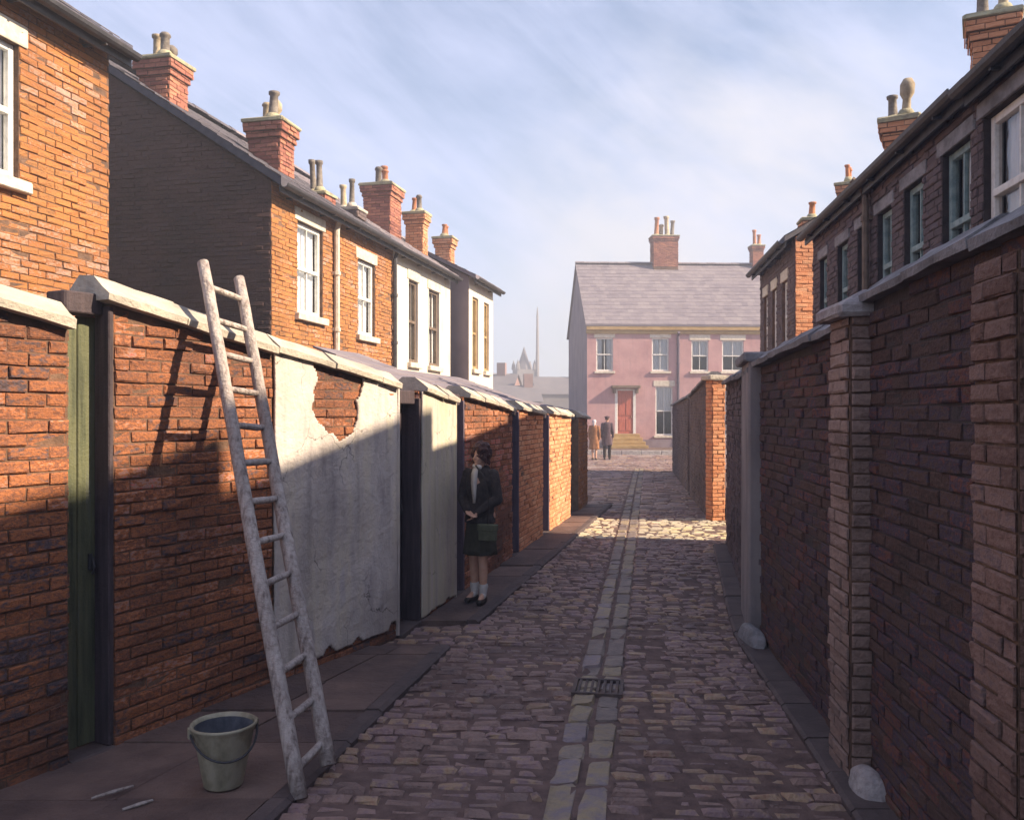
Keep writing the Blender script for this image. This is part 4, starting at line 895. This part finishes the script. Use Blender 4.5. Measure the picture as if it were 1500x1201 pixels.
# ------------------------------------------------------------------ people
def remesh(o, v, sm=6):
    md = o.modifiers.new('surface', 'REMESH'); md.mode = 'VOXEL'; md.voxel_size = v; md.use_smooth_shade = True
    m2 = o.modifiers.new('soft', 'SMOOTH'); m2.factor = .5; m2.iterations = sm
def hand(mb, w_, d, side_v, palm_n, s=1.0, curl=.5):
    """palm, four curled fingers of different lengths and a thumb leaving the side of the palm"""
    d = d.normalized(); sv = side_v.normalized(); pn = palm_n.normalized()
    for k in (-1, 0, 1): mb.capsule(w_ + sv * .02 * k * s, w_ + d * .075 * s + sv * .024 * k * s, .016 * s, .015 * s, 8)
    for k, ln in zip((-1.5, -.5, .5, 1.5), (.060, .074, .078, .068)):
        b0 = w_ + d * .08 * s + sv * .019 * k * s; dd = (d + pn * curl * .6).normalized(); d2 = (d * .5 + pn * curl * 1.6).normalized()
        b1 = b0 + dd * ln * .5 * s; b2 = b1 + d2 * ln * .5 * s
        mb.capsule(b0, b1, .0095 * s, .0088 * s, 8); mb.capsule(b1, b2, .0088 * s, .0075 * s, 8)
    t0 = w_ + d * .025 * s + sv * .03 * s; t1 = t0 + (d * .5 + sv * .6 + pn * .3).normalized() * .04 * s; t2 = t1 + (d * .8 + sv * .1 + pn * .5).normalized() * .032 * s
    mb.capsule(t0, t1, .012 * s, .0105 * s, 8); mb.capsule(t1, t2, .0105 * s, .0085 * s, 8)
def person(label, loc, rz, s, arms, legs, coat, skirtm, hairm, coat_hem, skirt_hem=None, hat=None, socks=True, trousers=None, head_turn=0, blouse=False, vox=.009, group=None, hairlen=1.42, curls=False):
    """faces local -y; s scales a 1.70 m figure"""
    r = thing('person', label, 'person', loc, rz, group)
    V = lambda x, y, z: Vector((x, y, z)) * s
    b = MB()
    # trunk and head
    b.capsule(V(0, .0, .95), V(0, -.005, 1.12), .135 * s, .118 * s); b.capsule(V(0, 0, 1.12), V(0, .0, 1.30), .118 * s, .135 * s)
    b.capsule(V(-.12, .01, 1.36), V(.12, .01, 1.36), .075 * s, .075 * s); b.capsule(V(-.085, .01, .93), V(.085, .01, .93), .10 * s, .10 * s)
    b.capsule(V(0, .012, 1.38), V(0, -.005, 1.52), .052 * s, .047 * s)
    Hd = Matrix.Rotation(head_turn, 3, 'Z'); hc = V(0, -.005, 1.585)
    h = lambda x, y, z: hc + Hd @ V(x, y, z)
    b.ellipsoid(h(0, .015, .03), .076 * s, .094 * s, .092 * s, rot=Hd); b.ellipsoid(h(0, -.028, -.035), .056 * s, .062 * s, .072 * s, rot=Hd)
    b.capsule(h(0, -.086, .012), h(0, -.106, -.022), .009 * s, .013 * s, 8); b.ellipsoid(h(0, -.072, -.088), .024 * s, .022 * s, .018 * s)
    b.capsule(h(-.022, -.083, -.058), h(.022, -.083, -.058), .008 * s, .008 * s, 8)
    for q in (-1, 1): b.ellipsoid(h(.077 * q, .01, -.01), .012 * s, .022 * s, .032 * s, 8); b.ellipsoid(h(.03 * q, -.075, -.03), .022 * s, .018 * s, .02 * s, 8)
    for q, (hip, knee, ank, toe) in enumerate(legs):
        b.capsule(V(*hip), V(*knee), .082 * s, .054 * s); b.capsule(V(*knee), V(knee[0] * .3 + ank[0] * .7 if 0 else (knee[0] * .62 + ank[0] * .38), (knee[1] * .62 + ank[1] * .38) + .016, knee[2] * .62 + ank[2] * .38), .052 * s, .053 * s)
        b.capsule(V(knee[0] * .62 + ank[0] * .38, knee[1] * .62 + ank[1] * .38 + .016, knee[2] * .62 + ank[2] * .38), V(*ank), .053 * s, .034 * s); b.capsule(V(*ank), V(toe[0], toe[1], toe[2] + .012), .038 * s, .028 * s)
    for q, (sh_, el, wr, fd) in enumerate(arms):
        b.capsule(V(*sh_), V(*el), .052 * s, .040 * s); b.capsule(V(*el), V(*wr), .040 * s, .026 * s)
        d = (V(*fd) - V(*wr)); sg = -1 if sh_[0] < 0 else 1
        sv = d.cross(Vector((0, 0, 1))); 
        if sv.length < .02 * s: sv = Vector((0, -1, 0))
        elif abs(d.normalized().z) > .8: sv = Vector((0, -1, 0))
        pn = Vector((-sg, .2, 0))
        hand(b, V(*wr), d, sv, pn, s, .5)
    bo = b.build('body', 'skin', r, smooth=True); remesh(bo, vox * .75, 3)
    e = MB()
    for q in (-1, 1): e.ellipsoid(h(.031 * q, -.088, .004), .012 * s, .006 * s, .008 * s, 8)
    e.build('eyes', 'leather', r, smooth=True)
    # hair: cap plus ragged locks
    hr = MB(); rnn = random.Random(3)
    hr.ellipsoid(h(0, .026, .048), .088 * s, .100 * s, .092 * s, rot=Hd)
    if hat is None:
        for k in range(64):
            a = rnn.uniform(-.42 * math.pi, 1.42 * math.pi); x, y_ = .082 * math.cos(a), .02 + .096 * math.sin(a)
            zt = rnn.uniform(.03, .10); ln = (.17 if y_ > -.03 else .11) * rnn.uniform(.7, 1.1) * (1.585 - hairlen) / .165
            if y_ < -.055: ln = .035
            hr.capsule(h(x * .8, y_ * .85, zt), h(x * 1.12 + rnn.uniform(-.012, .012), y_ * 1.08, zt - ln), .020 * s, .011 * s, 6)
    if curls:
        for k in range(120):
            a = rnn.uniform(-.36 * math.pi, 1.36 * math.pi); ph_ = rnn.uniform(-.75, 1.35); rr = rnn.uniform(.98, 1.22)
            hr.ellipsoid(h(.092 * rr * math.cos(a) * math.cos(ph_), .03 + .10 * rr * math.sin(a) * math.cos(ph_), .035 + .10 * rr * math.sin(ph_)), .021 * s, .021 * s, .021 * s, 6)
    ho = hr.build('hair', hairm, r, smooth=True); remesh(ho, vox * .85, 1)
    if hat:
        ht = MB()
        if hat == 'scarf':
            ht.ellipsoid(h(0, .028, .035), .095 * s, .108 * s, .105 * s, rot=Hd); ht.capsule(h(-.05, -.03, -.09), h(.05, -.03, -.09), .035 * s, .035 * s); ht.capsule(h(0, .08, -.04), h(0, .10, -.13), .06 * s, .03 * s)
            hb = ht.build('headscarf', 'scarf', r, smooth=True); remesh(hb, .012, 4)
        else:
            ht.lathe([(.0005, .132), (.06, .128), (.108, .108), (.116, .088), (.09, .068)], 18, hc, cap=True); ht.ellipsoid(h(0, -.085, .075), .06 * s, .05 * s, .012 * s)
            ht.build('cap', 'coat_plum', r, smooth=True)
    # coat: trunk rings and sleeves fused
    c = MB(); hem = coat_hem; rings = []
    prof = [(1.465, .075, .07), (1.43, .135, .10), (1.38, .178, .118), (1.28, .178, .135), (1.15, .158, .130), (1.03, .162, .138), (.92, .182, .150)]
    z = .80; 
    while z > hem + .02: prof.append((z, .188 + (.92 - z) * .09, .156 + (.92 - z) * .09)); z -= .12
    prof = [p_ for p_ in prof if p_[0] > hem] + [(hem, prof[-1][1] + .008, prof[-1][2] + .008)]
    for (z, rx, ry) in prof:
        fo = min(1, max(0, (1.1 - z) * 2)) * .06
        rings.append([V(rx * math.cos(a) * (1 + fo * math.sin(5 * a + z * 3)), .005 + ry * math.sin(a) * (1 + fo * math.sin(5 * a + z * 3)), z) for a in [-2 * math.pi * k / 30 for k in range(30)]])
    c.loft(rings)
    for (sh_, el, wr, fd) in arms:
        w2 = Vector(el) * .04 + Vector(wr) * .96
        c.capsule(V(*sh_), V(*el), .070 * s, .058 * s); c.capsule(V(*el), V(*w2), .058 * s, .044 * s)
    c.capsule(V(-.07, .03, 1.44), V(.07, .03, 1.44), .045 * s, .045 * s)
    cc = c.build('coat', coat, r, smooth=True); remesh(cc, vox, 4)
    if skirt_hem:
        k_ = MB(); rings = []
        for z in [.98 - (.98 - skirt_hem) * q / 8 for q in range(9)]:
            f_ = (.98 - z) / (.98 - skirt_hem); rx, ry = .150 + .055 * f_, .125 + .05 * f_
            rings.append([V(rx * math.cos(a) * (1 + .05 * f_ * math.sin(9 * a)), ry * math.sin(a) * (1 + .05 * f_ * math.sin(9 * a)), z) for a in [-2 * math.pi * q / 54 for q in range(54)]])
        k_.loft(rings, cap=False); ko = k_.build('skirt', skirtm, r, smooth=True)
        md = ko.modifiers.new('thick', 'SOLIDIFY'); md.thickness = .006
    if trousers:
        t_ = MB()
        for (hip, knee, ank, toe) in legs: t_.capsule(V(*hip), V(*knee), .105 * s, .078 * s); t_.capsule(V(*knee), V(ank[0], ank[1], ank[2] + .01), .078 * s, .06 * s)
        to = t_.build('trousers', trousers, r, smooth=True); remesh(to, .014, 3)
    if socks:
        for (hip, knee, ank, toe) in legs:
            k_ = MB(); kp = Vector(knee) * .22 + Vector(ank) * .78
            k_.capsule(V(kp.x, kp.y + .012, kp.z), V(*ank), .056 * s, .041 * s); k_.capsule(V(*ank), V(ank[0] * .6 + toe[0] * .4, ank[1] * .6 + toe[1] * .4, ank[2] * .6 + toe[2] * .4), .042 * s, .036 * s); k_.build('sock', 'cloth_white', r, smooth=True)
    for (hip, knee, ank, toe) in legs:
        k_ = MB(); a, t_ = Vector(ank), Vector(toe); dv = (t_ - a); dv.z = 0; dv.normalize()
        hl = a - dv * .03
        k_.capsule(V(hl.x, hl.y, .035), V(t_.x, t_.y, .03), .042 * s, .038 * s); k_.capsule(V(hl.x, hl.y, .02), V(t_.x, t_.y, .018), .036 * s, .036 * s); k_.ellipsoid(V(t_.x, t_.y, .028), .042 * s, .05 * s, .03 * s)
        if trousers: k_.capsule(V(hl.x, hl.y, .03), V(*ank), .04 * s, .045 * s)
        so_ = k_.build('shoe', 'leather', r, smooth=True); remesh(so_, .009, 2)
    if blouse:
        k_ = MB(); pts = [(1.455, .035), (1.40, .042), (1.30, .040), (1.2, .030), (1.08, .018)]
        yy = {1.455: -.098, 1.40: -.128, 1.30: -.143, 1.2: -.142, 1.08: -.140}
        k_.loft([[V(-w_ - .012, yy[z], z), V(0, yy[z] - .014, z), V(w_ - .012, yy[z], z), V(0, yy[z] + .03, z)] for z, w_ in pts]); k_.build('blouse', 'cloth_white', r, smooth=True)
        k_ = MB(); k_.capsule(V(-.045, -.06, 1.475), V(.03, -.075, 1.465), .026 * s, .026 * s); k_.build('collar', 'cloth_white', r, smooth=True)
    return r
GZ = .034
girl = person('girl standing by the left wall in dark jacket and olive skirt', (-.31, 8.66, GZ), R(-24), .895,
    arms=[((-.165, .01, 1.38), (-.235, -.01, 1.12), (-.075, -.185, 1.0), (-.015, -.215, .965)), ((.165, .01, 1.38), (.235, -.01, 1.12), (.06, -.19, .985), (.0, -.21, .93))],
    legs=[((-.085, .0, .92), (-.085, -.015, .49), (-.085, .02, .085), (-.10, -.13, .03)), ((.085, .0, .92), (.066, -.075, .49), (.06, -.045, .085), (.085, -.195, .03))],
    coat='coat_dark', skirtm='skirt', hairm='hair', coat_hem=.86, skirt_hem=.52, blouse=True, curls=True, hairlen=1.47, head_turn=R(-12), vox=.009)
girl.scale = (.93, .93, 1)
# shoulder bag hanging at her side
bg = thing('shoulder_bag', 'small olive bag hanging against the skirt of the girl', 'bag', (-.31, 8.66, GZ), R(-24))
b = MB(); b.box(.06, .25, -.185, -.125, .62, .77, bev=.015, jit=.004); bb = b.build('pouch', 'bag', bg)
b = MB(); b.box(.055, .255, -.193, -.12, .715, .778, bev=.01); b.build('flap', 'bag', bb)
b = MB(); b.tube([(.155, -.155, .775), (.17, -.158, .95), (.15, -.15, 1.1), (.10, -.14, 1.24), (.0, -.10, 1.33)], .008, 6); b.build('strap', 'leather', bg)
adown = lambda f: [((-.175, .01, 1.39), (-.225, .02, 1.11), (-.225, -.04 - f, .87), (-.22, -.06 - f, .80)), ((.175, .01, 1.39), (.225, .02, 1.11), (.225, -.04 + f, .87), (.22, -.06 + f, .80))]
person('man in a plum overcoat and cap, right of the far couple', (3.86, 36.0, 0), R(170), 1.02, adown(.06),
    legs=[((-.09, .0, .92), (-.09, -.09, .50), (-.09, -.05, .085), (-.10, -.20, .03)), ((.09, .0, .92), (.09, .05, .50), (.09, .17, .10), (.10, .04, .03))],
    coat='coat_plum', skirtm=None, hairm='hair', coat_hem=.55, hat='cap', socks=False, trousers='coat_dark', vox=.014)
person('woman in a rust coat and pale headscarf, left of the far couple', (3.30, 35.6, 0), R(165), .94, adown(-.05),
    legs=[((-.085, .0, .92), (-.085, .03, .50), (-.085, .10, .09), (-.09, -.03, .03)), ((.085, .0, .92), (.085, -.07, .50), (.085, -.06, .085), (.09, -.2, .03))],
    coat='coat_brown', skirtm=None, hairm='hair', coat_hem=.45, hat='scarf', socks=False, vox=.014)

# ------------------------------------------------------------------ smoky town air
hz = MB(); hz.box(-75, 75, -30, 170, -1.1, 20)
m, t, b = newmat('haze_air'); t.nodes.remove(b)
pv = t.nodes.new('ShaderNodeVolumePrincipled'); pv.inputs['Color'].default_value = (.80, .82, .90, 1); pv.inputs['Density'].default_value = .0052; pv.inputs['Anisotropy'].default_value = .2
t.links.new(pv.outputs[0], t.nodes['Material Output'].inputs['Volume']); M['haze'] = m
o = hz.build('haze', 'haze'); o['kind'] = 'stuff'
